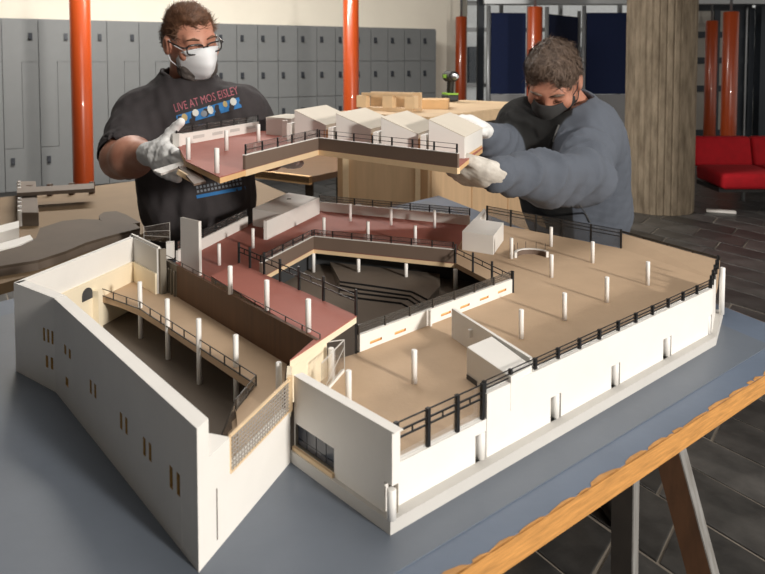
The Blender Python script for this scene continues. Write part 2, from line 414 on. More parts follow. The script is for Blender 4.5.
lc = empty('plywood_crate', (-.158, 2.92, 0)); tag(lc, 'tall plywood crate with a pale corner batten behind the model', 'crate')
xw = onY(421, 2.92) + .158
MB().prism([V2(.02, .02), V2(xw, .02), V2(xw, .17), V2(.02, .17)], 0, 1.18).build('body', 'birch', lc)
MB().box((.01, .01, .59), (.024, .03, 1.18)).build('batten', 'light_wood', lc); MB().box((xw - .012, .012, .59), (.02, .02, 1.18)).build('batten', 'light_wood', lc)
tr = empty('wooden_tray', (0, 0, 0)); tag(tr, 'shallow open wooden tray lying on the birch cabinet', 'tray')
a_, b_ = V2(-.10, 3.47), V2(.138, 3.36); e_ = (b_ - a_).normalized(); n_ = V2(-e_.y, e_.x)
MB().wall(a_, b_, .12, CZ, CZ + .015).build('bottom', 'birch_top', tr)
MB().wall(a_ + n_ * .10, b_ + n_ * .10, .02, CZ + .015, CZ + .085).build('side', 'birch_top', tr); MB().wall(a_, b_, .015, CZ + .072, CZ + .085).build('rim', 'birch_top', tr)
for t in (0, .52, .95): MB().box((*(a_ + (b_ - a_) * t + n_ * .02), CZ + .043), (.05, .045, .057), math.atan2(e_.y, e_.x)).build('block', 'light_wood', tr)
bp = atz(434, 108, CZ).xy
bo = MB().box((0, 0, .023), (.145, .16, .046), R(-8)).build('plywood_box', 'pine', bevel=.002); bo.location = (bp.x, bp.y, CZ)
tag(bo, 'low flat pine box lying on the end of the birch cabinet', 'box')
dp = atz(450, 101.5, CZ).xy
dr = empty('cordless_drill', (dp.x, dp.y, CZ), R(-75)); tag(dr, 'black cordless drill with lime green trim standing on the birch cabinet', 'drill')
MB().box((0, 0, .022), (.10, .07, .036)).build('battery', 'drill_black', dr, bevel=.006); MB().box((0, 0, .045), (.095, .066, .01)).build('battery_trim', 'drill_green', dr)
MB().tube([(.0, 0, .045), (.012, 0, .12)], .02, 10).build('grip', 'drill_black', dr); MB().tube([(-.055, 0, .145), (-.05, 0, .145), (.06, 0, .145), (.065, 0, .145)], [.02, .031, .031, .02], 14).build('motor_housing', 'drill_black', dr)
MB().tube([(.065, 0, .145), (.085, 0, .145), (.115, 0, .145)], [.02, .018, .009], 12).build('chuck', 'steel', dr); MB().box((0, -.03, .145), (.05, .008, .02)).build('housing_trim', 'drill_green', dr)

# ---- dark wooden table far behind
tw = empty('wooden_table', (0, 0, 0)); tag(tw, 'brown wooden table with black legs standing in front of the lockers', 'table')
q0 = atz(309, 177, .74).xy; q1 = atz(352, 168, .74).xy; q1 = q0 + (q1 - q0) * 3; nn = V2(-(q1 - q0).y, (q1 - q0).x).normalized() * .8
MB().prism([q0, q1, q1 + nn, q0 + nn], .70, .74).build('top', 'table_wood', tw); MB().wall(q0 + nn * .0, q0 + nn, -.03, .69, .742).build('end_board', 'pine', tw)
for b_ in (.06, .94):
    for t in (.08, .92): p = q0 + (q1 - q0) * b_ + nn * t; MB().box((p.x, p.y, .35), (.05, .05, .70)).build('leg', 'leg_dark', tw)

# ---- terrain model on its own trestle table
TB = TZ - .09
def B(px, py, dz=0): return atz(px, py, TB + dz).xy
tt = empty('side_table', (0, 0, 0)); tag(tt, 'wide tan board table carrying the brown terrain model', 'table')
bpoly = [B(-70, 206), B(135, 181), B(232, 170), B(292, 196), B(240, 212), B(145, 232), B(105, 255), B(0, 284), B(-70, 296)]
MB().prism(bpoly, TB - .03, TB).build('top', 'terrain_tan', tt)
for px, py in ((-40, 280), (-40, 212), (225, 180), (120, 240)): p = B(px, py); MB().box((p.x, p.y, (TB - .03) / 2), (.06, .06, TB - .03)).build('leg', 'leg_dark', tt)
tm = empty('terrain_model', (*B(60, 250), TB)); tag(tm, 'brown layered terrain model with a small pillared building on it', 'model')
off = Vector((*B(60, 250), TB))
def tb(mb, name, m, **k):
    o = mb.build(name, m, tm, **k); o.location = -off; return o
lay = [B(p[0], p[1], .03) for p in ((-70, 270), (0, 266), (38, 260), (66, 251), (85, 243), (105, 237), (140, 228), (136, 224), (112, 222), (96, 219.5), (80, 219), (62, 221), (40, 228), (36, 238), (0, 250), (-70, 252))]
tb(MB().prism(lay, TB, TB + .022), 'terrain_layer', 'terrain_edge'); tb(MB().prism(lay, TB + .022, TB + .03), 'terrain_surface', 'terrain_brown')
kid = [B(p[0], p[1], .012) for p in ((99, 216), (104, 212.5), (116, 211.5), (126, 215), (140, 223), (128, 225), (118, 226), (110, 222.5), (100, 220.5))]
tb(MB().prism(kid, TB, TB + .014), 'terrain_plateau', 'terrain_brown')
bl = [B(18, 226), B(39, 226), B(36, 192), B(17, 192)]
tb(MB().prism(bl, TB, TB + .05), 'building_block', 'terrain_edge', bevel=.002)
for k in range(9):
    p = B(20, 226) + (B(19.5, 194) - B(20, 226)) * (k / 8); tb(MB().lathe([(.008, 0), (.008, .058)], 8, (p.x, p.y, TB)), 'column', 'white_col')
tb(MB().prism([B(17, 193, .07), B(17, 188, .07), B(94, 183, .07), B(94, 188.5, .07)], TB + .055, TB + .07), 'platform', 'terrain_edge')
for px in (30, 50, 72, 92): p = B(px, 198.5 - px * .055, .0); tb(MB().box((p.x, p.y, TB + .026), (.02, .02, .052)), 'platform_leg', 'leg_brown')
tb(MB().prism([B(-40, 240, .03), B(19, 225, .03), B(19, 232, .03), B(-40, 248, .03)], TB, TB + .045), 'white_wall', 'white')
tb(MB().prism([B(-40, 256, .03), B(30, 236, .03), B(33, 240, .03), B(20, 246, .03), B(-40, 262, .03)], TB + .028, TB + .034), 'white_terrace', 'white')

# ================================================================== TRESTLE TABLE
tA = A(439, 195, 0); tR = A(765, 321, 0); f0, f1 = A(455, 574, 0), A(765, 374, 0)
def isect(p, d, q, e):
    t = ((q - p).x * e.y - (q - p).y * e.x) / (d.x * e.y - d.y * e.x); return p + d * t
tC = isect(f0, f1 - f0, tA, tR - tA); fdir = (f1 - f0).normalized()
tN = f0 - fdir * .62
ba = A(385, 208, 0); bdir = (tA - ba).normalized()
perp = V2(-fdir.y, fdir.x)
tW = tA - bdir * 2.55; tS = isect(tN, perp, tW, V2(-perp.y, perp.x))
tpoly = [tN, tC, tA, tW, tW - V2(.02, 1.2), tN - V2(1.0, -.25)]
TH = .034
tbl = empty('trestle_table', (0, 0, 0)); tag(tbl, 'big grey painted table board with chipped orange plywood edge on trestle legs', 'table')
MB().prism(tpoly, TZ - TH, TZ - .003).build('board_core', 'table_edge', tbl)
def shrink(poly, d):
    c = sum(poly, V2(0, 0)) / len(poly); return [p + (c - p).normalized() * d for p in poly]
MB().prism(shrink(tpoly, .004), TZ - .003, TZ - .0015).build('painted_top', 'table_grey', tbl)
# chips along the worn front edge
e0 = tN; ee = fdir; L_ = (tC - tN).length; nrm = V2(-ee.y, ee.x); ch = MB(); s = .3
while s < L_ - .02:
    wdt = random.uniform(.015, .07); dp_ = random.uniform(.002, .009)
    a = e0 + ee * s; b = e0 + ee * (s + wdt)
    ch.prism([a + nrm * .001, b + nrm * .001, b + nrm * dp_ * random.uniform(.4, .9) - ee * wdt * .12, a + ee * wdt * random.uniform(.35, .6) + nrm * dp_ * random.uniform(.7, 1.3), a + nrm * dp_ * random.uniform(.3, .9) + ee * wdt * .1], TZ - .0016, TZ - .0009)
    s += wdt * random.uniform(1.0, 1.25)
ch.build('paint_chip', 'table_edge', tbl)
# inner base board of the model, its edge runs parallel to the table edge
s0_, s1_ = A(396, 572, 0), A(620, 436, 0); sd = (s1_ - s0_).normalized()
bb = [s0_ - sd * .45, isect(s0_, sd, tA - (tA - tC).normalized() * .0, tC - tA) - sd * .10, tA - bdir * .08 - V2(0, .05), tW + V2(.1, -.1), tW + V2(.08, -1.0), s0_ - sd * 1.0 + V2(-.05, .1)]
MB().prism(bb, TZ - .0015, TZ).build('base_board', 'board_grey', tbl)
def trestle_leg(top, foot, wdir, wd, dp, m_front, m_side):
    """a leg of rectangular section: broad face along wdir, narrow side in a paler material"""
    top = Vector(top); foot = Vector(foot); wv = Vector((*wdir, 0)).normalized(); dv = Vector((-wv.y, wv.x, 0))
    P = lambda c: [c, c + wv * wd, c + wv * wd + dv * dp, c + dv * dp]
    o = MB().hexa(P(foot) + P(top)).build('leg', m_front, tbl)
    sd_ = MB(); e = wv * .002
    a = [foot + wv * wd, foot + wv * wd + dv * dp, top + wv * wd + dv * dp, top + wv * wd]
    sd_.hexa([a[0], a[0] + e, a[1] + e, a[1], a[3], a[3] + e, a[2] + e, a[2]]); sd_.build('pale_side', m_side, o)  # thin sheet, paler than the broad face
zt = TZ - TH
Yl = .98
t1 = atY(612, 440, 1.05); t1f = atY(617, 620, 1.05)
t1.z = zt
d1 = (Vector((t1f.x, t1f.y, t1f.z)) - Vector(t1)); 
Fdir = V2(.80, -.6)
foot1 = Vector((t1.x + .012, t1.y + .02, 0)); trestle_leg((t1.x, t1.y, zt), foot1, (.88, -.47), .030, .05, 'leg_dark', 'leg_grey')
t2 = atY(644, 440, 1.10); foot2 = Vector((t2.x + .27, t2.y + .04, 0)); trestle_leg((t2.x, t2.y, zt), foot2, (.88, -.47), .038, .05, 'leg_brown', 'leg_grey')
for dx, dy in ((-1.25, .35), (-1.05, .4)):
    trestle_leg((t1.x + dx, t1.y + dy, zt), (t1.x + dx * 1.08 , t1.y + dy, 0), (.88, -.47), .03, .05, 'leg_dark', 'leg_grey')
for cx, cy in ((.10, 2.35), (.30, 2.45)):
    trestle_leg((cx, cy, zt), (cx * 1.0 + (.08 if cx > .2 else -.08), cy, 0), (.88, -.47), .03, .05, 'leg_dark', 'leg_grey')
MB().bar((t1.x - .05, t1.y + .03, zt - .03), (.28, 2.46, zt - .03), .05, .06).build('trestle_beam', 'leg_dark', tbl)

# ================================================================== THE ARCHITECTURAL MODEL ON THE TABLE
AM = empty('architectural_model', (0, 0, TZ)); tag(AM, 'large white architectural model of a courtyard building on the grey table', 'model')
def mp(mb, name, m, parent=None, **k):
    o = mb.build(name, m, parent if parent is not None else AM, **k)
    if parent is None: o.location = (0, 0, -TZ)
    return o
L0, L1, L2, CH = .004, .065, .130, .052
N_ = A(198.8, 572.6, 0); Bn = A(56, 392.4, 0); Lf = A(16, 371, 0); J_ = A(290.5, 462, 0); K_ = A(390.4, 535.7, 0); Rr = A(716, 345, 0)
Pk = A(134, 235, .161); Qk = A(161.5, 248, .161)
ud = (Rr - K_).normalized(); uv = V2(-ud.y, ud.x); wd_ = (J_ - N_).normalized(); wn_ = V2(-wd_.y, wd_.x)
# ground
backR = A(722, 318, 0)
gpoly = [N_ + wn_ * .01 + wd_ * .01, Bn + V2(.01, 0), Lf + V2(.01, .003), Pk, A(186, 250, L1), A(250, 222, L1), A(318, 205, L1), A(470, 222, L1), A(506, 227, L1), A(620, 247, L1), backR - V2(.005, 0), Rr - V2(.01, 0), K_ + V2(.004, .006), J_ + V2(.004, .004), J_ + wn_ * .008]
mp(MB().prism(gpoly, TZ, Z(L0)), 'ground_plate', 'ground')

# ---- left wing outer wall with slot windows
HW = .161; endl = (A(208.4, 419, HW) - A(196.7, 429, HW)).length; w1d = (N_ - Bn).normalized(); th = abs(w1d.x * wd_.y - w1d.y * wd_.x) * endl; qsh = -w1d.dot(wd_) * endl
def slots(p, q, rects, inset=.0):
    hs = []
    for x0, y0, x1, y1 in rects:
        s0, za = onplane(x0, y0, p, q); s1, zb = onplane(x1, y1, p, q); s0, s1 = min(s0, s1), max(s0, s1); za, zb = min(za, zb), max(za, zb)
        hs.append((s0, s1, za, zb))
    return hs
def fan(xa, xb, n, y0, y1, slope, wfrac=.5):      # n upright slots in a group
    r = []
    for k in range(n):
        c = xa + (xb - xa) * (k + .5) / n; hw_ = (xb - xa) / n * wfrac / 2; dy = (c - (xa + xb) / 2) * slope
        r.append((c - hw_, y0 + dy, c + hw_, y1 + dy))
    return r
r1 = fan(88.5, 97.5, 2, 381, 397, .95) + fan(118.5, 129, 2, 414, 433, .95) + fan(141.5, 153, 2, 439, 460, .95) + fan(167.5, 182, 2, 468, 494, .95) + fan(63, 72, 2, 346, 357.5, .95) + fan(64, 70, 1, 376, 388, .95)
W, I = holes_wall(Bn, N_, th, TZ, Z(HW), slots(Bn, N_, r1), .006, qsh)
mp(W, 'outer_wall', 'white'); [mp(q, 'slot_window', 'gold_slot') for q in I]
r2 = fan(42, 54.5, 3, 329, 343, .4, .55) + fan(44.5, 54.5, 2, 356, 369, .4, .55)
W, I = holes_wall(Lf, Bn, th, TZ, Z(HW), slots(Lf, Bn, r2), .006)
mp(W, 'outer_wall', 'white'); [mp(q, 'slot_window', 'gold_slot') for q in I]
# end block of the long wall at the near corner

# back-left wall: white above the ledge, cream lining below
p_, q_ = Lf, Pk
mp(MB().wall(p_, q_, -.011, TZ, Z(HW)), 'outer_wall', 'white')
e_ = (q_ - p_).normalized(); n_ = V2(e_.y, -e_.x)
mp(MB().wall(p_ + n_ * .011 + e_ * .02, q_ + n_ * .011, -.004, Z(L0), Z(.109)), 'wall_lining', 'cream')
mp(MB().wall(Pk, Qk, -.010, TZ, Z(HW)), 'outer_wall', 'plinth')  # greyer than the other walls: its shade is put into the colour
e2 = (Qk - Pk).normalized(); n2 = V2(e2.y, -e2.x)
mp(MB().wall(Pk + n2 * .010, Qk + n2 * .010, -.004, Z(L0), Z(.109)), 'wall_lining', 'cream')
# arched opening and white pier low on the back-left wall
ap = onplane(87, 305, p_ + n_ * .015, q_ + n_ * .015); base = p_ + n_ * .0152 + e_ * ap[0]
ar = MB(); pts = [(-.014, -.010), (.014, -.010)] + [(.014 * math.cos(t), .014 * math.sin(t) * .9) for t in np.linspace(0, math.pi, 9)]
vv = [Vector((*(base + e_ * x), Z(.085) + z)) for x, z in pts]; vf = [v + Vector((*(n_ * .002), 0)) for v in vv]; nA = len(vv)
ar.add(vv + vf, [tuple(range(nA)), tuple(range(nA, 2 * nA))] + [(i, (i + 1) % nA, nA + (i + 1) % nA, nA + i) for i in range(nA)])
mp(ar, 'arched_opening', 'slate_wall')
pb = base + e_ * .022 + n_ * .006
mp(MB().box((pb.x, pb.y, Z(.045)), (.012, .014, .085 * K_S), math.atan2(e_.y, e_.x)), 'pier', 'cream')
# wall on the right of the left wing: low wall, side block and mesh screen
m0 = A(229, 474, .072); m1 = J_
hb = .117
sA = N_ + wd_ * endl
tmesh = (m0 - N_).dot(wd_); sB = N_ + wd_ * tmesh
sl = onplane(216.2, 489, N_, J_); sl2 = onplane(218, 550, N_, J_)
W, I = holes_wall(sA, sB, .02, TZ, Z(hb), [(sl[0] - endl, sl[0] - endl + .0022, Z(.012), sl[1])], .01)
mp(W, 'side_wall', 'white'); [mp(q, 'joint_gap', 'leg_brown') for q in I]
mp(MB().prism([sA + wn_ * .02, sB + wn_ * .02, sB + wn_ * .034, sA + wn_ * .034], Z(L0), Z(hb)), 'side_block', 'white')
mp(MB().wall(sB, J_, .012, TZ, Z(.0735)), 'side_wall', 'white')
sc = MB(); Lm = (J_ - sB).length; zb_, ztm = Z(.0735), Z(.118)
sc.bar((*sB, ztm), (*J_, ztm), .0028); sc.bar((*sB, zb_), (*J_, zb_), .002); sc.bar((*sB, zb_), (*sB, ztm), .0022); sc.bar((*J_, zb_), (*J_, ztm + .004), .006)
fr_ = mp(sc, 'mesh_screen', 'light_wood')
ms = MB(); nb = 24
for k in range(1, nb): p = sB + wd_ * Lm * k / nb; ms.bar((*p, zb_), (*p, ztm), .0011)
nz_ = 9
for k in range(1, nz_): z = zb_ + (ztm - zb_) * k / nz_; ms.bar((*sB, z), (*J_, z), .0011)
o = ms.build('mesh_wires', 'mesh_wire', fr_); tag(o, kind='stuff')

# ---- mezzanine deck, ramp and steps in the left wing
inner = lambda t: N_ + wd_ * t + wn_ * .013
JT = (J_ - N_).length
dk = [A(101, 296, L1), A(120, 301.8, L1), A(140, 310, L1), A(168.6, 327.7, L1), A(213.8, 357.8, L1), A(256, 386, L1), A(236, 411, L1), inner(tmesh + .045), inner(JT - .004), A(287, 362, L1), A(161, 287, L1), Pk + n2 * .014 + n_ * .012]
mp(MB().prism(dk, Z(L1 - .012), Z(L1)), 'mezzanine_deck', 'tan')
st0 = A(236, 411, L1); st1 = inner(tmesh + .045); sdv = wd_ * -1
for k in range(5):
    a = st0 + sdv * .0105 * k; b = st1 + sdv * .0105 * k
    mp(MB().prism([a, b, b + sdv * .0105, a + sdv * .0105], Z(L0), Z(L1 - .010 * (k + 1))), 'step', 'tan')
# columns ------------------------------------------------------------
colm = {}
def column(p, h0, h1, r=.0042, parent=None, name='column'):
    key = (round(h1 - h0, 4), r)
    if key not in colm:
        hh = (h1 - h0) * K_S; colm[key] = MB().lathe([(r, 0), (r, hh - .0008), (r * .8, hh)], 14).mesh('column')
        for f in colm[key].polygons: f.use_smooth = abs(f.normal.z) < .5
    o = link(name, colm[key], 'white_col', parent or AM); o.location = (p.x, p.y, Z(h0) - (TZ if parent is None else 0)); return o
for px, py in ((140.2, 307.6), (167.6, 326.5), (199, 348.5), (236, 366.5), (279, 397)):
    column(A(px, py, L1), L0, L1 + CH)
RC = ((414.2, 383.1), (521.1, 338.2), (564.3, 319.8), (606.7, 302.1), (647.6, 285), (592.5, 262.8), (551.4, 277.3), (511.3, 258.6), (551, 246.5), (348.6, 406), (331.3, 381))
for px, py in RC: column(A(px, py, L1), L1, L1 + CH)
for px, py in ((350.3, 221), (391, 225), (434.5, 228), (324, 236), (368, 240.5), (415.2, 245), (253, 248), (219.2, 265)): column(A(px, py, L1), L1, L1 + CH)
for px, py in ((230.4, 294), (267, 310), (308.4, 331.5)): column(A(px, py, L2), L2, L2 + CH)
for px, py in ((313.6, 272), (358.5, 278), (406, 283)): column(A(px, py, L0), L0, L1 - .012)
column(A(455.4, 289, L0), L0, L1 - .012, .005)

# railing: bars are the part, posts and panes its sub-parts ------------------
postm = {}
def railing(pts, h0, hp, n=None, ts=None, bars=(.45, .72), r=.0016, br=.0009, mat_='black_metal', glass=None, top=True, pr_=None, name='railing', tick=False, both=True):
    """pts: two plan points on level h0; ts: post positions 0..1"""
    p, q = pts; d = q - p; L = d.length; hh = hp * K_S; z0 = Z(h0); rz = math.atan2(d.y, d.x)
    if ts is None: ts = [k / n for k in range(n + 1)]
    b = MB()
    for fz in bars: b.bar((*p, z0 + hh * fz), (*q, z0 + hh * fz), br * 1.6)
    if top: b.bar((*p, z0 + hh * .97), (*q, z0 + hh * .97), br * 1.2)
    if tick and len(bars) > 1:
        for k in range(len(ts) - 1): m_ = p + d * (ts[k] + ts[k + 1]) / 2; b.bar((*m_, z0 + hh * bars[0]), (*m_, z0 + hh * bars[1]), br * 1.6)
    o = b.build(name, mat_, AM); o.location = (0, 0, -TZ)
    key = (round(hp, 4), r, mat_)
    if key not in postm: postm[key] = MB().box((0, 0, hh / 2), (r * 2, r * 2, hh)).mesh('post')
    for t in ts:
        c = p + d * t; k = link('post', postm[key], mat_, o); k.location = (c.x, c.y, z0); k.rotation_euler = (0, 0, rz)
    if glass:
        for k in range(len(ts) - 1):
            a, c = p + d * ts[k], p + d * ts[k + 1]
            MB().wall(a, c, .0008, z0 + hh * .04, z0 + hh * .95).build('glass_pane', glass, o)
    return o
# mezzanine rail
mz = [dk[0], dk[2], dk[5]]
railing((dk[0] , dk[2]), L1, .017, 2 + 1, bars=(.12,), r=.0009, br=.001, mat_='dark_rail')
railing((dk[2], dk[5]), L1, .017, 9, bars=(.12,), r=.0009, br=.001, mat_='dark_rail')
railing((dk[5], dk[6]), L1, .017, 2, bars=(.3,), r=.0009, mat_='dark_rail', glass='glass_smoke')
b_e = dk[6] + sdv * .058; qq = MB(); qq.bar((*dk[6], Z(L1 + .017)), (*b_e, Z(L1 - .035)), .0018); qq.bar((*b_e, Z(L0)), (*b_e, Z(L1 - .035)), .0018); mp(qq, 'stair_rail', 'dark_rail')
mp(MB().hexa([(*(dk[6] - wn_ * 0), Z(L1 - .012)), (*b_e, Z(L0)), (*(b_e + wn_ * .001), Z(L0)), (*(dk[6] + wn_ * .001), Z(L1 - .012)), (*dk[6], Z(L1 + .016)), (*b_e, Z(L1 - .036)), (*(b_e + wn_ * .001), Z(L1 - .036)), (*(dk[6] + wn_ * .001), Z(L1 + .016))]), 'stair_glass', 'glass_smoke')

# ---- brown timber wall between wing and decks
b0, b1 = A(161, 287, L1), A(316, 340.5, L2)
bdv = (b1 - b0).normalized(); bn = V2(-bdv.y, bdv.x)
mp(MB().wall(b0, b0 + bdv * .078, .006, Z(L0), Z(L2)), 'ribbed_panel', 'grey_panel')
for k in range(5):
    p = b0 + bdv * (.014 + .014 * k); mp(MB().wall(p - bn * .004, p + bdv * .004 - bn * .004, .004, Z(L1), Z(L2 - .012)), 'panel_rib', 'grey_panel')
mp(MB().wall(b0 + bdv * .078, b1, .006, Z(L0), Z(L2) + .0004), 'timber_wall', 'wood_dark')
mp(MB().box((*(Qk + bdv * .004), Z(.085)), (.008, .012, .15 * K_S), math.atan2(bdv.y, bdv.x)), 'corner_post', 'grey_panel')
# ---- red upper arm (level 2)
tip = A(290, 360, L2); arm = [A(211, 276, L2), A(239, 263, L2), A(357, 315.5, L2), tip, A(314, 339, L2)]
mp(MB().prism(arm, Z(L2 - .002), Z(L2)), 'red_deck', 'red'); mp(MB().prism(shrink(arm, .0005), Z(L2 - .0125), Z(L2 - .002)), 'deck_slab', 'cream')
railing((A(163, 257, L2), A(320, 339, L2)), L2, .008, 12, bars=(), r=.0007, br=.0009, mat_='dark_rail')
railing((A(239, 263, L2), A(356, 315.2, L2)), L2, .044, ts=[0, .115, .255, .405, .57, .765, 1.0], bars=(.55, .78), r=.0018, br=.001, tick=True, top=False)
# tall post at the arm's corner down to the lower deck
cpo = A(356, 315.2, L2); mp(MB().box((cpo.x, cpo.y, (Z(L1) + Z(L2)) / 2), (.004, .004, (L2 - L1) * K_S)), 'corner_post', 'black_metal')
# ---- level 1: red decks at the back and tan deck on the right, with the courtyard left open
V1 = A(262, 277, L1); Vb = A(313.6, 248.6, L1); Vc = A(455.4, 263, L1); Vd = A(512.8, 292.5, L1); Ve = A(360, 352, L1)
bl0, bl1 = A(176, 262, L1), A(246, 226, L1); bk0, bk1 = A(320, 210.5, L1), A(470, 225, L1)
redp = [b0 + bn * .006, b0 + bdv * .30 + bn * .006, V1, Vb, Vc, A(458, 247, L1), bk1, bk0, A(288, 203, L1), bl1, bl0]
mp(MB().prism(redp, Z(L1 - .002), Z(L1)), 'red_deck', 'red'); mp(MB().prism(shrink(redp, .0006), Z(L1 - .012), Z(L1 - .002)), 'deck_slab', 'light_wood')
# facade geometry
fd_ = (K_ - J_).normalized(); fo_ = V2(-fd_.y, fd_.x)
Kf = K_ + uv * .014 + ud * .004; Jf = J_ + (J_ - K_).normalized() * -.002
wr0 = A(396, 507, .0166); wrd = ud; lenR = (Rr - K_).length - .006
wrA = wr0 - ud * .002; wrB = wrA + ud * lenR; chB = A(721.5, 312, .0166) + V2(-.012, .0)
bq0 = A(488, 222, L1); bq1 = A(620.9, 248.3, L1); bq2 = A(718, 281, L1)
tanp = [wrA + uv * .002 + ud * .004, wrB + uv * .002, chB, bq2, bq1, bq0, bk1, A(458, 247, L1), Vc, Vd, Ve, A(300, 372, L1), J_ + fo_ * .016 + fd_ * .006]
mp(MB().prism(tanp, Z(L1 - .012), Z(L1)), 'main_deck', 'tan')
# courtyard parapets
pc_ = .033
def parapet(p, q, h0, hp, name='parapet', th_=.006, mt='brown_parapet', cap='white', side=1, lip=None):
    o = mp(MB().wall(p, q, th_ * side, Z(h0 - .0015), Z(h0 + hp) - .0012), name, mt)
    e = (q - p).normalized(); n = V2(-e.y, e.x) * side
    c = MB().wall(p - n * .0006 - e * .0004, q - n * .0006 + e * .0004, (th_ + .0012) * side, Z(h0 + hp) - .0012, Z(h0 + hp)).build('cap', cap, o)
    return o
parapet(V1, Vb, L1, pc_); parapet(Vb, Vc, L1, pc_)
nb_ = (Vc - Vb).normalized(); nbn = V2(-nb_.y, nb_.x); na_ = (Vb - V1).normalized(); nan = V2(-na_.y, na_.x)
railing((V1 + nan * .003, Vb + nan * .003 - na_ * .002), L1 + pc_, .017, 5, bars=(.4,), r=.0013, br=.0007, glass='glass_smoke')
railing((Vb + nbn * .003, Vc + nbn * .003 - nb_ * .006), L1 + pc_, .017, 7, bars=(.4,), r=.0013, br=.0007, glass='glass_smoke')
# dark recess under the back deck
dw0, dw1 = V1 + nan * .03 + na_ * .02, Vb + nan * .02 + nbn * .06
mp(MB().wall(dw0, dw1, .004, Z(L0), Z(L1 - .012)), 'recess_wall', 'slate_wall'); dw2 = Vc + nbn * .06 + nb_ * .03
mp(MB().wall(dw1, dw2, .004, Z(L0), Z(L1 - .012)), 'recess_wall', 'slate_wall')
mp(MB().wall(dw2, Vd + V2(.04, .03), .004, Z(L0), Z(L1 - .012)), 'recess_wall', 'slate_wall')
# courtyard steps
lines = [((340, 281), (360, 283.4), (412, 290.9), (428, 299)), ((340, 284.5), (360, 288.4), (411, 295.2), (424, 304)), ((340, 289), (360, 292.6), (408.6, 298.5), (420, 306)), ((340, 294), (360, 297.6), (402, 302.6), (410, 307))]
bkp = [A(440, 293, L0), A(440, 280, L0), A(330, 268, L0)]
for k, ln2 in enumerate(lines[::-1]):
    pl = [A(x, y, L0 + .004 * (k + 1)) for x, y in ln2] + bkp
    o = mp(MB().prism(pl, Z(L0), Z(L0 + .004 * (k + 1))), 'courtyard_step', 'ground')
    for i in range(3):
        a, b = pl[i], pl[i + 1]; MB().wall(a, b, -.0015, Z(L0 + .004 * k), Z(L0 + .004 * (k + 1)) + .0004).build('step_edge', 'black_metal', o)
# rail from parapet to white wall + tan slab edge
railing((Vc, Vd), L1, .046, 3, bars=(.55, .78), r=.0018, br=.001, tick=True, top=False)
# white courtyard wall with timber slots and smoked glass rail
hwW = .029; wl = (Vd - Ve).length; wv_ = (Vd - Ve).normalized(); wvn = V2(-wv_.y, wv_.x)
hs = []
for px, py in ((376, 340.5), (400.3, 331.5), (446, 313.5), (465, 306), (484.3, 298.2), (502.2, 290.9)):
    s_, z_ = onplane(px, py, Ve, Vd); hs.append((s_ - .0135, s_ + .0135, z_ - .0022, z_ + .0022))
hs = [(max(a, .002), min(b, wl - .002), c, d) for a, b, c, d in hs]
zmin = {}
W, I = holes_wall(Ve, Vd, .006, Z(L1), Z(L1 + hwW), hs, .004)
cw = mp(W, 'courtyard_wall', 'white')
for q in I: q.build('slot', 'slot_wood', cw)
s_, z_ = onplane(428.7, 320, Ve, Vd); pj = Ve + wv_ * s_ - wvn * .003; mp(MB().box((pj.x, pj.y, Z(L1) + hwW * K_S / 2), (.004, .006, hwW * K_S), math.atan2(wv_.y, wv_.x)), 'pilaster', 'white')
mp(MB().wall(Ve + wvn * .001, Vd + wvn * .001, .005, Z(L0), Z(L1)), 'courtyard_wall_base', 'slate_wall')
railing((Ve + wvn * .003, Vd + wvn * .003), L1 + hwW, .017, 7, bars=(.25, .5, .75), r=.0014, br=.0006, mat_='dark_rail', glass='glass_smoke')

# ---- white back walls with glazed rails
def back_wall(p, q, n, notch=()):
    W_ = mp(MB().wall(p, q, .006, Z(L1 - .01), Z(L1 + .029)), 'back_wall', 'white')
    e = (q - p).normalized(); nn_ = V2(-e.y, e.x)
    for t in notch: c = p + (q - p) * t - nn_ * .008; MB().box((c.x, c.y, Z(L1) + .0125), (.014, .016, .027), math.atan2(e.y, e.x)).build('buttress', 'white', W_)
    railing((p + nn_ * .003, q + nn_ * .003), L1 + .029, .022, n, bars=(.3, .6), r=.0014, br=.0009, glass='glass_smoke')
back_wall(bk1, bk0, 8, (.18, .45, .74))
e_bl = (bl1 - bl0)
back_wall(bl1, bl0, 6, ()); 
# white roof block with its free-standing wall
HB = L1 + CH
rb = [A(252.5, 208.4, HB), A(288.5, 192.5, HB), A(318.5, 197.5, HB), A(281, 213.2, HB)]
mp(MB().prism(rb, Z(L1), Z(HB)), 'roof_block', 'white', bevel=.0008)
w0, w1 = A(266.8, 221, HB), A(319.5, 197.6, HB); e_ = (w1 - w0).normalized(); n_ = V2(-e_.y, e_.x)
mp(MB().wall(w0, w1, .009, Z(L1), Z(HB)), 'free_wall', 'white'); c = A(289, 199, HB); mp(MB().box((c.x, c.y, Z(HB) + .0012), (.012, .009, .0024)), 'roof_hatch', 'plinth')
# tall slab
t0, t1_ = A(181.0, 270.5, L1), A(199.2, 276, L1); mp(MB().wall(t0, t1_, .007, Z(L1), Z(.19)), 'tall_slab', 'white')
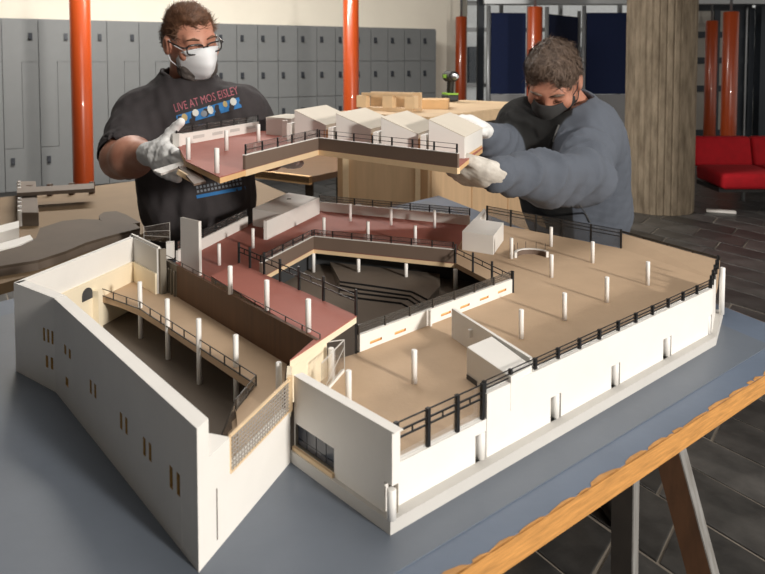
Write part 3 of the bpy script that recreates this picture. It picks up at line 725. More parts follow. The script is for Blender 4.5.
# small glass screen, kerb and post at the wing corner
g0, g1 = A(137, 233, HW), A(166, 243, HW)
mp(MB().wall(Pk + n2 * .003, Qk + n2 * .003, -.004, Z(HW), Z(HW + .004)), 'kerb', 'white')
gp = [Vector((*A(144, 239, HW), Z(HW + .002))), Vector((*A(170, 243, HW), Z(HW + .002)))]
ga, gb = Pk + V2(.018, .004), Qk + V2(-.0, .03)
s1g = atY(170, 217, gb.y); 
ga, gb = A(144, 239, HW), A(170, 243.5, HW); gn = V2(-(gb - ga).y, (gb - ga).x).normalized() * .0012
mp(MB().hexa([(*ga, Z(HW)), (*gb, Z(HW)), (*(gb + gn), Z(HW)), (*(ga + gn), Z(HW)), (*ga, Z(HW + .027)), (*gb, Z(HW + .046)), (*(gb + gn), Z(HW + .046)), (*(ga + gn), Z(HW + .027))]), 'glass_screen', 'glass')
fz = MB()
for z in (.3, .62, 1): fz.bar((*ga, Z(HW + .027 * z)), (*gb, Z(HW + .046 * z)), .0007)
fz.bar((*gb, Z(HW)), (*gb, Z(HW + .046)), .0007); fz.bar((*ga, Z(HW)), (*ga, Z(HW + .027)), .0007)
mp(fz, 'screen_edge', 'plinth')
c = A(170.5, 257, .125); mp(MB().box((c.x, c.y, Z(.125 + .016)), (.014, .01, .034)), 'white_pier', 'white')
# white stair box near the lower corner of the white back wall
wb = [A(462, 250, L1), A(493.4, 255, L1), A(503.5, 240.5, L1), A(474, 236, L1)]
mp(MB().prism(wb, Z(L1), Z(L1 + .049)), 'stair_head', 'white', bevel=.0006)
mp(MB().prism([A(474, 236, L1), A(478, 237, L1), A(486, 226, L1), A(484, 224, L1)], Z(L1), Z(L1 + .047)), 'stair_head_wall', 'white')
# round stairwell kerb
rc = A(532, 258, L1); kb_ = MB(); r1_, r2_ = .043 * K_S, .037 * K_S; nk = 24
for k in range(nk):
    a0, a1 = R(8) + R(172) * k / nk, R(8) + R(172) * (k + 1) / nk
    kb_.prism([rc + V2(math.cos(a), math.sin(a)) * r for a, r in ((a0, r1_), (a1, r1_), (a1, r2_), (a0, r2_))], Z(L1), Z(L1 + .014))
ko = mp(kb_, 'round_kerb', 'white')
inn = MB(); 
for k in range(nk):
    a0, a1 = R(8) + R(172) * k / nk, R(8) + R(172) * (k + 1) / nk
    inn.prism([rc + V2(math.cos(a), math.sin(a)) * r for a, r in ((a0, r2_), (a1, r2_), (a1, r2_ - .0015), (a0, r2_ - .0015))], Z(L1), Z(L1 + .0115))
inn.build('kerb_lining', 'brown_parapet', ko)
for a in (30, 65, 100, 135, 165): p = rc + V2(math.cos(R(a)), math.sin(R(a))) * r1_; MB().box((p.x, p.y, Z(L1 + .018)), (.001, .001, .024)).build('kerb_post', 'dark_rail', ko)
# ---- big stair box on the main deck
E1, E2, E3 = A(451.7, 308.4, HB), A(491.9, 334.4, HB), A(529.5, 357.8, HB); C1, C4, C3 = A(466.8, 345, HB), A(511, 375, HB), A(532, 363.7, HB)
ed = (E3 - E1).normalized(); en = V2(-ed.y, ed.x)
mp(MB().wall(E1, E3, .005, Z(L1), Z(HB)), 'stair_wall', 'white')
C1b = E2 + (C1 - E2); mp(MB().prism([C1, E2, C3, C4], Z(L1), Z(HB - .003)), 'stair_box', 'white', bevel=.0006)
s_, z_ = onplane(471.8, 333, E1, E3); p = E1 + ed * s_ - en * .003; mp(MB().box((p.x, p.y, z_), (.006, .006, .012), math.atan2(ed.y, ed.x)), 'wall_handle', 'white')  # small white handle-like block on the wall face, gives no light
bx = (C4 - C1).normalized(); bxn = V2(bx.y, -bx.x); mp(MB().wall(C1 + bx * .002 + bxn * .0005, C1 + bx * .028 + bxn * .0005, -.001, Z(L1), Z(L1 + .007)), 'stair_gap_shade', 'slate_wall')  # dark sheet on the box face stands in for the gap's shade

# ---- shaded facade with window band
FH = .120; fd = (K_ - J_).normalized(); fo = V2(-fd.y, fd.x)
fp, fq = J_ + fo * .006, K_ + fo * .006 - fd * .004
s0w, zA = onplane(293.5, 422, fp, fq); s1w, zB = onplane(334, 448.5, fp, fq); _, zC = onplane(293.5, 444.5, fp, fq); _, zD = onplane(334, 471.7, fp, fq)
zlo, zhi = (zC + zD) / 2, (zA + zB) / 2; s0w = max(.003, s0w)
s2, zE = onplane(384, 481, fp, fq); s3, zF = onplane(388, 519, fp, fq); Lfac = (fq - fp).length
W, I = holes_wall(fp, fp + fd * s2, .012, TZ, Z(FH), [(s0w, s1w, zlo, zhi)], .005); mp(MB().wall(fp + fd * s2, fq, .012, zE, Z(FH)), 'facade_corner', 'white')
fac = mp(W, 'facade_wall', 'white', bevel=0); [mp(q, 'facade_recess', 'grey_panel') for q in I]
mp(MB().wall(fp - fo * .0005, fq + fd * .004 - fo * .0005, .0135, Z(FH), Z(FH) + .0012), 'facade_coping', 'white')
win = mp(MB().wall(fp + fd * s0w + fo * .0045, fp + fd * s1w + fo * .0045, .0008, zlo, zhi), 'window_band', 'black_metal')
nP = 4; pw = (s1w - s0w) / nP
for k in range(nP):
    for a, b in ((.03, .30), (.34, .97)):
        p = fp + fd * (s0w + pw * k + .0008) + fo * .0035; q = fp + fd * (s0w + pw * (k + 1) - .0008) + fo * .0035
        MB().wall(p, q, .001, zlo + (zhi - zlo) * a, zlo + (zhi - zlo) * b).build('window_pane', 'window_pane', win)
mp(MB().wall(fp + fd * (s0w - .002) - fo * .004, fp + fd * (s1w + .001) - fo * .004, .008, zlo - .0055, zlo - .0003), 'window_sill', 'light_wood')
# base plinth all round the right part
plp = [J_, K_, Rr, A(723, 317, 0), A(723, 317, 0) - V2(.03, -.01), Rr + uv * .03 - ud * .02, K_ + uv * .03 + ud * .02, J_ + fo * .025]
mp(MB().prism([J_, K_, K_ + fo * .03 + uv * .03, J_ + fo * .03], TZ, Z(.0166)), 'plinth', 'plinth'); mp(MB().wall(fp + fd * s2 + fo * .007, fq + fo * .007 - fd * .003, .005, Z(.0166), zE), 'corner_shade_filler', 'grey_panel'); mp(MB().prism([K_, Rr, Rr + uv * .03, K_ + fo * .03 + uv * .03], TZ, Z(.0166)), 'plinth', 'plinth')  # dark filler behind the corner column carries the slot's shade in its colour
mp(MB().prism([Rr, A(723, 317, 0), A(723, 317, 0) - V2(.03, 0), Rr + uv * .03], TZ, Z(.0166)), 'plinth', 'plinth')
# ---- right wall: low part, high part, niches with half columns
sStep, _ = onplane(486.2, 420, wrA, wrB)
nich = []
for x0, y0, x1, y1 in ((475.4, 441, 486, 466), (550, 400.5, 560, 426), (610.8, 368.5, 619, 391), (662.7, 341, 670.2, 364), (707.6, 318.5, 713.5, 339)):
    s0, za = onplane(x0, y0, wrA, wrB); s1, zb = onplane(x1, y1, wrA, wrB); nich.append((s0, min(s1, lenR - .002), Z(.0166), Z(.0535)))
nl = [(n[0], min(n[1], sStep - .0006), n[2], n[3]) for n in nich[:1]]
W, I = holes_wall(wrA, wrA + ud * sStep, .010, Z(.0166), Z(.070), nl, .009); mp(W, 'front_wall', 'white'); [mp(q, 'niche', 'plinth') for q in I]
W, I = holes_wall(wrA + ud * sStep - uv * .0012, wrB - uv * .0012, .0112, Z(.0166), Z(.105), [(a - sStep, b - sStep, c, d) for a, b, c, d in nich[1:]], .0102); mp(W, 'front_wall', 'white'); [mp(q, 'niche', 'plinth') for q in I]
for n in nich: p = wrA + ud * (n[1] - .0068) + uv * .004; column(p, .0166, .0535, .0062, name='half_column')
ccp = A(391.6, 519, .0166); column(ccp, .0166, .0535, .0052, name='corner_column')
# end wall of the right part
re0 = wrB - uv * .0012; mp(MB().wall(re0, chB, .008, Z(.0166), Z(.100)), 'end_wall', 'white')
column(A(721.5, 314, .0166), .0166, .117, .005, name='end_column')
# rails on the right part
zr = (re0 - wrA).length
railing((wrA + uv * .003 + ud * .002, wrA + ud * (sStep - .002) + uv * .003), L1 + .005, .050, ts=[0.02, .35, .68, .985], bars=(.58, .75), r=.0024, br=.0012, tick=True, glass='glass')
s_a = sStep; npost = 12
railing((wrA + ud * (sStep + .0) + uv * .004, wrB + uv * .004), .1045, .017, 12, bars=(.3, .6), r=.0023, br=.0009, tick=False, glass='glass')
railing((re0 + uv * .004, A(720, 262, .115) - V2(.004, 0)), .100, .030, 4, bars=(.3, .6), r=.0022, br=.0009, mat_='black_metal')
# tan back parapet and the railing further along
pa0, pa1 = bq2, bq1
sl0, sl1 = A(720, 260, .085), A(622, 233, .085)
mp(MB().hexa([(*pa0, Z(L1 - .012)), (*pa1, Z(L1 - .012)), (*sl1, Z(.075)), (*sl0, Z(.075)), (*pa0, Z(L1)), (*pa1, Z(L1)), (*sl1, Z(.085)), (*sl0, Z(.085))]), 'sloped_deck', 'tan')
railing((sl0, sl1), .085, .006, 4, bars=(.5,), r=.0018, br=.0014, mat_='dark_rail')
railing((bq1, A(487, 222, L1)), L1, .050, ts=[0, .2, .40, .60, .80, 1.0], bars=(.62, .8), r=.002, br=.0011, tick=False, glass='glass_smoke')
# acrylic vestibule under the arm with white kerb
k0, k1, k2 = A(322, 398, L1), A(344.4, 372, L1), A(317.5, 376, L1)
mp(MB().wall(k0, k1, .004, Z(L1), Z(L1 + .005)), 'vestibule_kerb', 'white')
vg = mp(MB().wall(k0, k1, .0012, Z(L1 + .005), Z(L1 + CH)), 'vestibule_glass', 'glass'); mp(MB().wall(k1, k2, .0012, Z(L1), Z(L1 + CH)), 'vestibule_glass', 'glass')
fz = MB(); fz.bar((*k0, Z(L1 + CH)), (*k1, Z(L1 + CH)), .0012); fz.bar((*k1, Z(L1 + CH)), (*k2, Z(L1 + CH)), .0012); fz.bar((*k1, Z(L1)), (*k1, Z(L1 + CH)), .0012); fz.bar((*k0, Z(L1 + .006)), (*k1, Z(L1 + .04)), .0008)
mp(fz, 'vestibule_edge', 'plinth')
# cream wall under the arm's tip
cwd = (A(357, 315.5, L2) - tip).normalized(); mp(MB().wall(tip + cwd * .004, tip + cwd * .095, .006, Z(L1), Z(L2 - .0125)), 'cream_wall', 'cream')
mp(MB().wall(Jf, tip + cwd * .004, .006, Z(L1), Z(FH)), 'cream_wall', 'cream')

# ================================================================== THE LIFTED UPPER STOREY
LH = .322; LS = empty('lifted_model_storey', (*A(300, 150, LH), Z(LH))); tag(LS, 'detached upper storey of the white model, held up by the two men', 'model')
loff = Vector((*A(300, 150, LH), Z(LH)))
def lp(mb, name, m, parent=None, **k):
    o = mb.build(name, m, parent if parent is not None else LS, **k)
    if parent is None: o.location = -loff
    return o
qa, qb, qc, qd, qe = A(186, 161, LH), A(219.6, 177, LH), A(245.5, 169.5, LH), A(318.5, 149.5, LH), A(457.5, 167.5, LH)
qf, qg, qh, qi = A(483, 147.5, LH), A(440, 128, LH), A(259, 131, LH), A(178, 146, LH)
lpoly = [qa, qb, qc, qd, qe, qf, qg, qh, qi, A(192, 151, LH)]
lpoly = [qa, qb, qc, qd, qe, qf, qg, qh, qi]
lp(MB().prism(lpoly, Z(LH) - .002, Z(LH)), 'red_deck', 'red'); lp(MB().prism(shrink(lpoly, .001), Z(LH) - .0125, Z(LH) - .002), 'deck_slab', 'pine')
def lparapet(p, q):
    e = (q - p).normalized(); n = V2(-e.y, e.x)
    o = lp(MB().wall(p, q, .006, Z(LH) - .001, Z(LH + .030)), 'parapet', 'brown_parapet'); c = MB().wall(p - n * .0006, q - n * .0006, .0072, Z(LH + .030), Z(LH + .0315)).build('cap', 'white', o)
    lp(MB().wall(p - n * .001, q - n * .001, .01, Z(LH) - .0135, Z(LH) - .001), 'edge_strip', 'light_wood')
lparapet(qc, qd); lparapet(qd, qe)
def lrail(p, q, n, h0, hp, glass='glass_smoke', bars=(.45,), r=.0015, top=True):
    d = q - p; e = d.normalized(); rz = math.atan2(d.y, d.x); z0 = Z(h0); hh = hp * K_S; b = MB()
    for fz_ in bars: b.bar((*p, z0 + hh * fz_), (*q, z0 + hh * fz_), .0013)
    if top: b.bar((*p, z0 + hh * .96), (*q, z0 + hh * .96), .001)
    if not b.v: b.bar((*p, z0), (*q, z0), .001)
    o = lp(b, 'railing', 'black_metal'); me = MB().box((0, 0, hh / 2), (2 * r, 2 * r, hh)).mesh('post')
    for k in range(n + 1):
        c = p + d * k / n; k_ = link('post', me, 'black_metal', o); k_.location = (c.x, c.y, z0); k_.rotation_euler = (0, 0, rz)
    if glass:
        for k in range(n): MB().wall(p + d * k / n, p + d * (k + 1) / n, .0008, z0, z0 + hh * .9).build('glass_pane', glass, o)
lca = (qd - qc).normalized(); lcn = V2(-lca.y, lca.x) * .003; lcb = (qe - qd).normalized(); lcm = V2(-lcb.y, lcb.x) * .003
lrail(qc + lcn + lca * .006, qd + lcn, 5, LH + .0315, .022); lrail(qd + lcm, qe + lcm - lcb * .004, 7, LH + .0315, .020, None)
# white back wall with rail
bwd = (qh - qi).normalized(); bwn = V2(-bwd.y, bwd.x)
lp(MB().wall(qi, qh, .007, Z(LH) - .002, Z(LH + .031)), 'back_wall', 'white')
for k in range(4):
    p = qi + bwd * (qh - qi).length * (.16 + .22 * k); lp(MB().wall(p - bwn * .0008, p + bwd * .05 - bwn * .0008, .001, Z(LH + .012), Z(LH + .021)), 'wall_niche', 'plinth')
lrail(qi + bwn * .0035, qh + bwn * .0035, 6, LH + .031, .021, 'glass_smoke', (.3, .6))
lp(MB().box((*(qi - bwd * .002), Z(LH + .016)), (.012, .02, .034), math.atan2(bwd.y, bwd.x)), 'end_pier', 'white')
for px, py in ((188.4, 159.5), (217, 173), (226.5, 150.5), (258.5, 142.5)):
    p = A(px, py, LH); o = column(p, LH, LH + CH, .005, LS); o.location = Vector((p.x, p.y, Z(LH))) - loff
# loose plates hanging under the left end
pz = LH - .03
lp(MB().prism([A(153, 170, pz), A(161, 173.5, pz), A(187, 164, pz), A(181, 161.5, pz)], Z(pz) - .005, Z(pz)), 'lower_plate', 'white')
lp(MB().bar(Vector((*A(178, 165, LH), Z(LH) - .014)), Vector((*A(196, 180, LH - .03), Z(LH - .035))), .006, .010), 'strut', 'light_wood')
lp(MB().prism([A(178, 166, LH - .02), A(194, 184, LH - .02), A(206, 181, LH - .02), A(196, 168, LH - .02)], Z(LH - .02) - .004, Z(LH - .02)), 'under_panel', 'brown_parapet')
# five sawtooth roof volumes
def shed(f0p, f1p, b1p, hl, hr, left_face=True, name='shed_roof_block'):
    b0p = f0p + (b1p - f1p)
    o = lp(MB().hexa([(*f0p, Z(LH)), (*f1p, Z(LH)), (*b1p, Z(LH)), (*b0p, Z(LH)), (*f0p, Z(LH + hl)), (*f1p, Z(LH + hr)), (*b1p, Z(LH + hr)), (*b0p, Z(LH + hl))]), name, 'white', bevel=.0008)
    c = (f0p + f1p + b1p + b0p) / 4; up = .0022
    MB().hexa([(*(f0p), Z(LH + hl) + .0003), (*(f1p), Z(LH + hr) + .0003), (*(b1p), Z(LH + hr) + .0003), (*(b0p), Z(LH + hl) + .0003), (*(f0p), Z(LH + hl) + up), (*(f1p), Z(LH + hr) + up), (*(b1p), Z(LH + hr) + up), (*(b0p), Z(LH + hl) + up)]).build('roof_panel', 'roof_card', o)
    n = (f1p - f0p).normalized(); nn_ = V2(-n.y, n.x)
    MB().wall(f1p + (b1p - f1p) * .05 , f1p + (b1p - f1p) * .95, -.0006, Z(LH) + .0, Z(LH) + .006).build('timber_sill', 'pine', o)
    return o
mat('roof_card', (.66, .60, .51), .7, var=.04)
F1, B1 = A(464.7, 158.6, LH), A(482.5, 147, LH)
dep = B1 - F1
for k, (xl, yl, xr, yr) in enumerate(((294.5, 142, 326, 144), (336, 147.3, 371, 149), (381, 153.3, 418, 155), (428.5, 157, 464.7, 158.6))):
    shed(A(xl, yl, LH), A(xr, yr, LH), A(xr, yr, LH) + dep * (1.0 if k == 3 else 1.0), .089, .050)
    if k < 3:
        p = A(xr + 3, yr + .2, LH); lp(MB().box((p.x + .012, p.y + .03, Z(LH + .02)), (.035, .06, .04 * K_S), math.atan2(dep.y, dep.x) - R(90)), 'link_block', 'pine')
    p = A(xl - 4, yl - .5, LH); lp(MB().box((p.x + .004, p.y + .02, Z(LH + .026)), (.012, .05, .052 * K_S), math.atan2(dep.y, dep.x) - R(90)), 'side_fin', 'white')
shed(A(266, 134.5, LH), A(291, 136.5, LH), A(291, 136.5, LH) + dep * .62, .052, .052, name='flat_roof_block')
p = A(285, 137, LH); lp(MB().box((p.x, p.y, Z(LH + .025)), (.014, .014, .05 * K_S)), 'square_pier', 'white')

# ================================================================== PEOPLE (signed-distance bodies meshed by surface nets)
mat('skin', (.58, .29, .20), .5, col2=(.48, .20, .13), vscale=30, bump=.05, bscale=300)
mat('skin_r', (.54, .265, .18), .5, col2=(.44, .18, .115), vscale=30, bump=.05, bscale=300)
mat('tshirt', (.040, .034, .036), .9, var=.12, vscale=30, bump=.25, bscale=500)
mat('jeans', (.02, .025, .04), .9, var=.15, vscale=60)
mat('shoe', (.02, .018, .016), .6)
mat('glove', (.78, .78, .77), .75, var=.03, vscale=40, bump=.12, bscale=350)
mat('glove_dirty', (.76, .73, .68), .8, col2=(.33, .29, .24), vscale=20, bump=.12, bscale=350)
mat('fleece', (.092, .110, .148), .95, var=.12, vscale=50, bump=.3, bscale=420)
mat('fleece_black', (.012, .012, .012), .95, var=.2, vscale=50, bump=.3, bscale=420)
mt_ = mat('fleece_two', (.085, .098, .120), .95, bump=.3, bscale=420); nt_ = mt_.node_tree
at_ = nt_.nodes.new('ShaderNodeAttribute'); at_.attribute_name = 'panel'; rp_ = nt_.nodes.new('ShaderNodeValToRGB')
rp_.color_ramp.elements[0].position = .0; rp_.color_ramp.elements[0].color = (.098, .112, .140, 1); rp_.color_ramp.elements[1].position = .004; rp_.color_ramp.elements[1].color = (.012, .012, .012, 1)
nt_.links.new(at_.outputs['Fac'], rp_.inputs['Fac']); nt_.links.new(rp_.outputs['Color'], nt_.nodes['Principled BSDF'].inputs['Base Color'])
mat('collar_navy', (.02, .03, .09), .9)
mat('mask_white', (.80, .82, .84), .8, var=.02)
mat('mask_grey', (.035, .034, .034), .9, var=.1, vscale=60)
mat('hair_red', (.20, .095, .05), .6, col2=(.085, .042, .024), vscale=60)
mat('hair_brown', (.19, .130, .095), .6, col2=(.075, .048, .034), vscale=60)
mat('hair_grey', (.27, .25, .235), .6, col2=(.14, .12, .11), vscale=60)
mat('beard', (.13, .11, .10), .8, col2=(.06, .05, .045), vscale=90)
mat('specs', (.012, .011, .012), .25)
mat('lens', (.95, .96, 1), .02, trans=1, alpha=.18)
mat('eye_white', (.7, .68, .65), .2); mat('iris', (.03, .02, .015), .2)
mat('print_pink', (.42, .13, .16), .8); mat('print_blue', (.03, .17, .42), .8); mat('print_white', (.62, .62, .58), .8); mat('print_sand', (.48, .36, .16), .8); mat('print_grey', (.22, .24, .27), .8)
mat('zip', (.25, .25, .25), .3, metal=.8)

class Fld:
    def __init__(s, lo, hi, h):
        s.lo = np.array(lo, np.float32); s.h = h
        ax = [np.arange(lo[i], hi[i] + h, h, dtype=np.float32) for i in range(3)]
        s.X, s.Y, s.Z = np.meshgrid(*ax, indexing='ij', sparse=True); s.F = np.full([len(a) for a in ax], 1e3, np.float32)
    def rc(s, a, b, ra, rb):
        a = np.array(a, np.float32); ba = np.array(b, np.float32) - a; L2_ = max(float(ba @ ba), 1e-9)
        px, py, pz = s.X - a[0], s.Y - a[1], s.Z - a[2]
        t = np.clip((px * ba[0] + py * ba[1] + pz * ba[2]) / L2_, 0, 1)
        return np.sqrt((px - t * ba[0]) ** 2 + (py - t * ba[1]) ** 2 + (pz - t * ba[2]) ** 2) - (ra + (rb - ra) * t)
    def ell(s, c, r, M=None):
        px, py, pz = s.X - c[0], s.Y - c[1], s.Z - c[2]
        if M is not None:
            m = np.array(M, np.float32)
            px, py, pz = (m[0, 0] * px + m[1, 0] * py + m[2, 0] * pz, m[0, 1] * px + m[1, 1] * py + m[2, 1] * pz, m[0, 2] * px + m[1, 2] * py + m[2, 2] * pz)
        k0 = np.sqrt((px / r[0]) ** 2 + (py / r[1]) ** 2 + (pz / r[2]) ** 2); k1 = np.sqrt((px / r[0] ** 2) ** 2 + (py / r[1] ** 2) ** 2 + (pz / r[2] ** 2) ** 2) + 1e-6
        return k0 * (k0 - 1) / k1
    def add(s, d, k=.02):
        hh = np.maximum(k - np.abs(s.F - d), 0) / k; s.F = np.minimum(s.F, d) - hh * hh * k * .25; return s
    def sub(s, d, k=.01):
        d = -d; hh = np.maximum(k - np.abs(s.F - d), 0) / k; s.F = np.maximum(s.F, d) + hh * hh * k * .25; return s
    def net(s):
        F = s.F; ins = F < 0; sh = np.array(F.shape); C = sh - 1
        cnt = np.zeros(C, np.int8); offs = [(i, j, k) for i in (0, 1) for j in (0, 1) for k in (0, 1)]
        for o in offs: cnt += ins[o[0]:o[0] + C[0], o[1]:o[1] + C[1], o[2]:o[2] + C[2]]
        idx = np.argwhere((cnt > 0) & (cnt < 8)); n = len(idx)
        vid = -np.ones(C, np.int64); vid[tuple(idx.T)] = np.arange(n)
        acc = np.zeros((n, 3)); num = np.zeros(n)
        for ax in range(3):
            for o in offs:
                if o[ax]: continue
                p0 = idx + np.array(o); p1 = p0.copy(); p1[:, ax] += 1
                f0, f1 = F[tuple(p0.T)], F[tuple(p1.T)]; m = (f0 < 0) != (f1 < 0)
                t = f0[m] / (f0[m] - f1[m]); q = p0[m].astype(float); q[:, ax] += t
                acc[m] += q; num[m] += 1
        V = acc / num[:, None] * s.h + s.lo
        quads = []
        for ax in range(3):
            a, b = [(1, 2), (2, 0), (0, 1)][ax]
            sl0 = [slice(None)] * 3; sl1 = [slice(None)] * 3; sl0[ax] = slice(0, -1); sl1[ax] = slice(1, None)
            e = np.argwhere(ins[tuple(sl0)] != ins[tuple(sl1)])
            e = e[(e[:, a] > 0) & (e[:, b] > 0) & (e[:, a] < C[a]) & (e[:, b] < C[b])]
            inside0 = ins[tuple(e.T)]
            c = []
            for da, db in ((-1, -1), (0, -1), (0, 0), (-1, 0)):
                q = e.copy(); q[:, a] += da; q[:, b] += db; c.append(vid[tuple(q.T)])
            q = np.stack(c, 1); q[~inside0] = q[~inside0][:, ::-1]; quads.append(q)
        return V, np.concatenate(quads)
def np_mesh(name, V, Q, mats, parent=None, smooth=True):
    me = bpy.data.meshes.new(name); me.from_pydata([tuple(v) for v in V], [], [tuple(int(i) for i in q) for q in Q]); me.update()
    for m in mats: me.materials.append(MATS[m])
    o = bpy.data.objects.new(name, me); COL.objects.link(o)
    if parent is not None: o.parent = parent
    if smooth: me.polygons.foreach_set('use_smooth', [True] * len(me.polygons))
    return o
def bbox(pts, pad):
    a = np.array([[p[0], p[1], p[2]] for p in pts]); return a.min(0) - pad, a.max(0) + pad
def lerp(a, b, t): return Vector(a) + (Vector(b) - Vector(a)) * t
def wob(V, amp, fr, seed):           # cheap smooth noise along vertices (cloth folds)
    r = np.random.default_rng(seed); out = np.zeros(len(V))
    for k in range(5):
        d = r.normal(size=3); d /= np.linalg.norm(d); out += np.sin(V @ d * fr * (1 + .5 * k) + r.uniform(0, 6.28)) / (1 + .4 * k)
    return out * amp / 2.2
def vnormals(V, Q):
    n = np.zeros_like(V); fn = np.cross(V[Q[:, 2]] - V[Q[:, 0]], V[Q[:, 3]] - V[Q[:, 1]])
    for k in range(4): np.add.at(n, Q[:, k], fn)
    return n / (np.linalg.norm(n, axis=1, keepdims=True) + 1e-9)

# ---- hand: SDF in the hand's own frame, columns of M are finger direction, thumb side, back of the hand
def hand_chain(curl, spread=.05, thumb=(.55, .72, -.35), tcurl=.5):
    ch = []
    for y, L, c in ((.031, .068, curl[0]), (.011, .077, curl[1]), (-.010, .072, curl[2]), (-.029, .056, curl[3])):
        p = Vector((.088 - abs(y - .005) * .15, y, 0)); a = 0; pts = [p.copy()]; sp = y * spread * 10
        for f, fr in ((.45, .55), (.30, 1.0), (.25, .7)):
            a += c * fr; d = Vector((math.cos(a), sp * math.cos(a), -math.sin(a))).normalized(); p = p + d * L * f; pts.append(p.copy())
        ch.append((pts, .0098, .0076))
    d = Vector(thumb).normalized(); p = Vector((.022, .034, -.006)); q = p + d * .034; d2 = (d + Vector((tcurl, -tcurl * .3, -tcurl * .4))).normalized(); r_ = q + d2 * .028; d3 = (d2 + Vector((tcurl * .6, -tcurl * .5, -tcurl * .2))).normalized()
    ch.append(([p, q, r_, r_ + d3 * .022], .0125, .0088)); return ch
def hand_world(wrist, xd, yd, chain):
    x = Vector(xd).normalized(); y = Vector(yd); y = (y - x * y.dot(x)).normalized()
    return x, y, chain, Vector(wrist)
class Hand:
    def __init__(s, wrist, xd, yd, back, curl, **k):
        s.w = Vector(wrist); s.x = Vector(xd).normalized(); y = Vector(yd); s.y = (y - s.x * y.dot(s.x)).normalized(); z = s.x.cross(s.y)
        s.z = z if z.dot(Vector(back)) > 0 else -z
        T = lambda p: s.w + s.x * p.x + s.y * p.y + s.z * p.z
        s.fing = [([T(p) for p in pts], a, b) for pts, a, b in hand_chain(curl, **k)]; s.T = T
        s.pts = [q for pts, _, _ in s.fing for q in pts] + [s.w]; s.fa = -s.x
    def field(s, F, off=0, k=.008):
        T = s.T; V = lambda *a: T(Vector(a))
        M = [[s.x.x, s.y.x, s.z.x], [s.x.y, s.y.y, s.z.y], [s.x.z, s.y.z, s.z.z]]
        F.add(F.ell(V(.052, .001, 0), (.056 + off, .044 + off, .019 + off), M), .012)
        F.add(F.rc(V(.02, .012, 0), V(.085, .027, 0), .016 + off, .0125 + off), .015); F.add(F.rc(V(.02, -.01, 0), V(.082, -.024, 0), .016 + off, .012 + off), .015)
        F.add(F.rc(s.w + s.fa * .03, V(.02, 0, 0), .026 + off, .025 + off), .02)
        F.add(F.rc(V(.01, .022, -.004), V(.035, .036, -.008), .017 + off, .013 + off), .015)
        for pts, a, b in s.fing:
            n = len(pts) - 1
            for i in range(n): F.add(F.rc(pts[i], pts[i + 1], a + (b - a) * i / n + off, a + (b - a) * (i + 1) / n + off), .004 if i else .007)
def glove(h, parent, m='glove'):
    lo, hi = bbox(h.pts + [h.w + h.fa * .055], .04); F = Fld(lo, hi, .0032); h.field(F, .0018)
    c0, c1 = h.w + h.fa * .045, h.w + h.fa * .01; F.add(F.rc(c0, c1, .033, .030), .01)
    V, Q = F.net(); N = vnormals(V, Q); V = V + N * wob(V, .0011, 210, 3)[:, None]
    # open cuff: drop faces beyond the cuff plane
    d = (V - np.array(h.w)) @ np.array(h.fa); keep = (d[Q] < .055).all(1); return np_mesh('glove', V, Q[keep], [m], parent)

# ---- head in its own frame: forward is -y, up is +z
def head_field(F, M, c, sc=1.0):
    m = np.array(M); T = lambda x, y, z: Vector(c) + Vector(m @ (np.array((x, y, z)) * sc)); E = lambda p, r: F.ell(T(*p), tuple(q * sc for q in r), m); C = lambda a, b, r, q: F.rc(T(*a), T(*b), r * sc, q * sc)
    F.add(E((0, .014, .034), (.076, .096, .088)), .02); F.add(E((0, -.028, -.038), (.060, .066, .075)), .04)
    F.add(C((-.03, -.05, -.082), (.03, -.05, -.082), .028, .028), .03); F.add(E((0, -.072, -.096), (.022, .018, .018)), .02)
    F.add(C((-.038, -.076, .028), (.038, -.076, .028), .014, .014), .02)
    for s_ in (-1, 1):
        F.add(E((s_ * .044, -.062, -.022), (.024, .022, .022)), .02)
        F.sub(E((s_ * .032, -.100, .008), (.017, .014, .012)), .012)
        F.add(E((s_ * .032, -.079, .008), (.014, .012, .011)), .004)
        F.add(E((s_ * .081, .012, -.004), (.011, .021, .033)), .006); F.sub(E((s_ * .093, .008, -.002), (.007, .011, .019)), .004)
    F.add(C((0, -.088, .016), (0, -.106, -.022), .0085, .0125), .012); F.add(E((-.011, -.096, -.026), (.010, .010, .008)), .008); F.add(E((.011, -.096, -.026), (.010, .010, .008)), .008)
    F.add(E((0, -.084, -.058), (.024, .012, .007)), .006); F.add(E((0, -.083, -.068), (.021, .011, .008)), .006)
    return T
def strands(name, V, Q, keepf, dirf, n, ln, wdt, m, parent, seed, lift=.003):
    r = np.random.default_rng(seed); Q = Q[keepf]; N = vnormals(V, Q); pick = Q[r.integers(0, len(Q), n)]
    P = V[pick].mean(1); Nn = N[pick].mean(1); Nn /= np.linalg.norm(Nn, axis=1, keepdims=True); D = dirf(P, Nn, r); out = []; f = []
    D = D - Nn * (D * Nn).sum(1, keepdims=True); D /= np.linalg.norm(D, axis=1, keepdims=True) + 1e-9; B_ = np.cross(Nn, D)
    Ls = ln * r.uniform(.5, 1.3, n)[:, None]; vs = []
    for k in range(4):
        t = k / 3; c = P + D * Ls * t + Nn * (lift * math.sin(t * 2.4) + .0006); wk = wdt * (1 - .75 * t)
        vs += [c - B_ * wk, c + B_ * wk]
    vs = np.stack(vs, 1).reshape(-1, 3); base = np.arange(n)[:, None] * 8
    qs = np.concatenate([base + np.array([[2 * k, 2 * k + 1, 2 * k + 3, 2 * k + 2]]) for k in range(3)], 0)
    o = np_mesh(name, vs, qs, [m], parent); o['kind'] = 'stuff'; return o
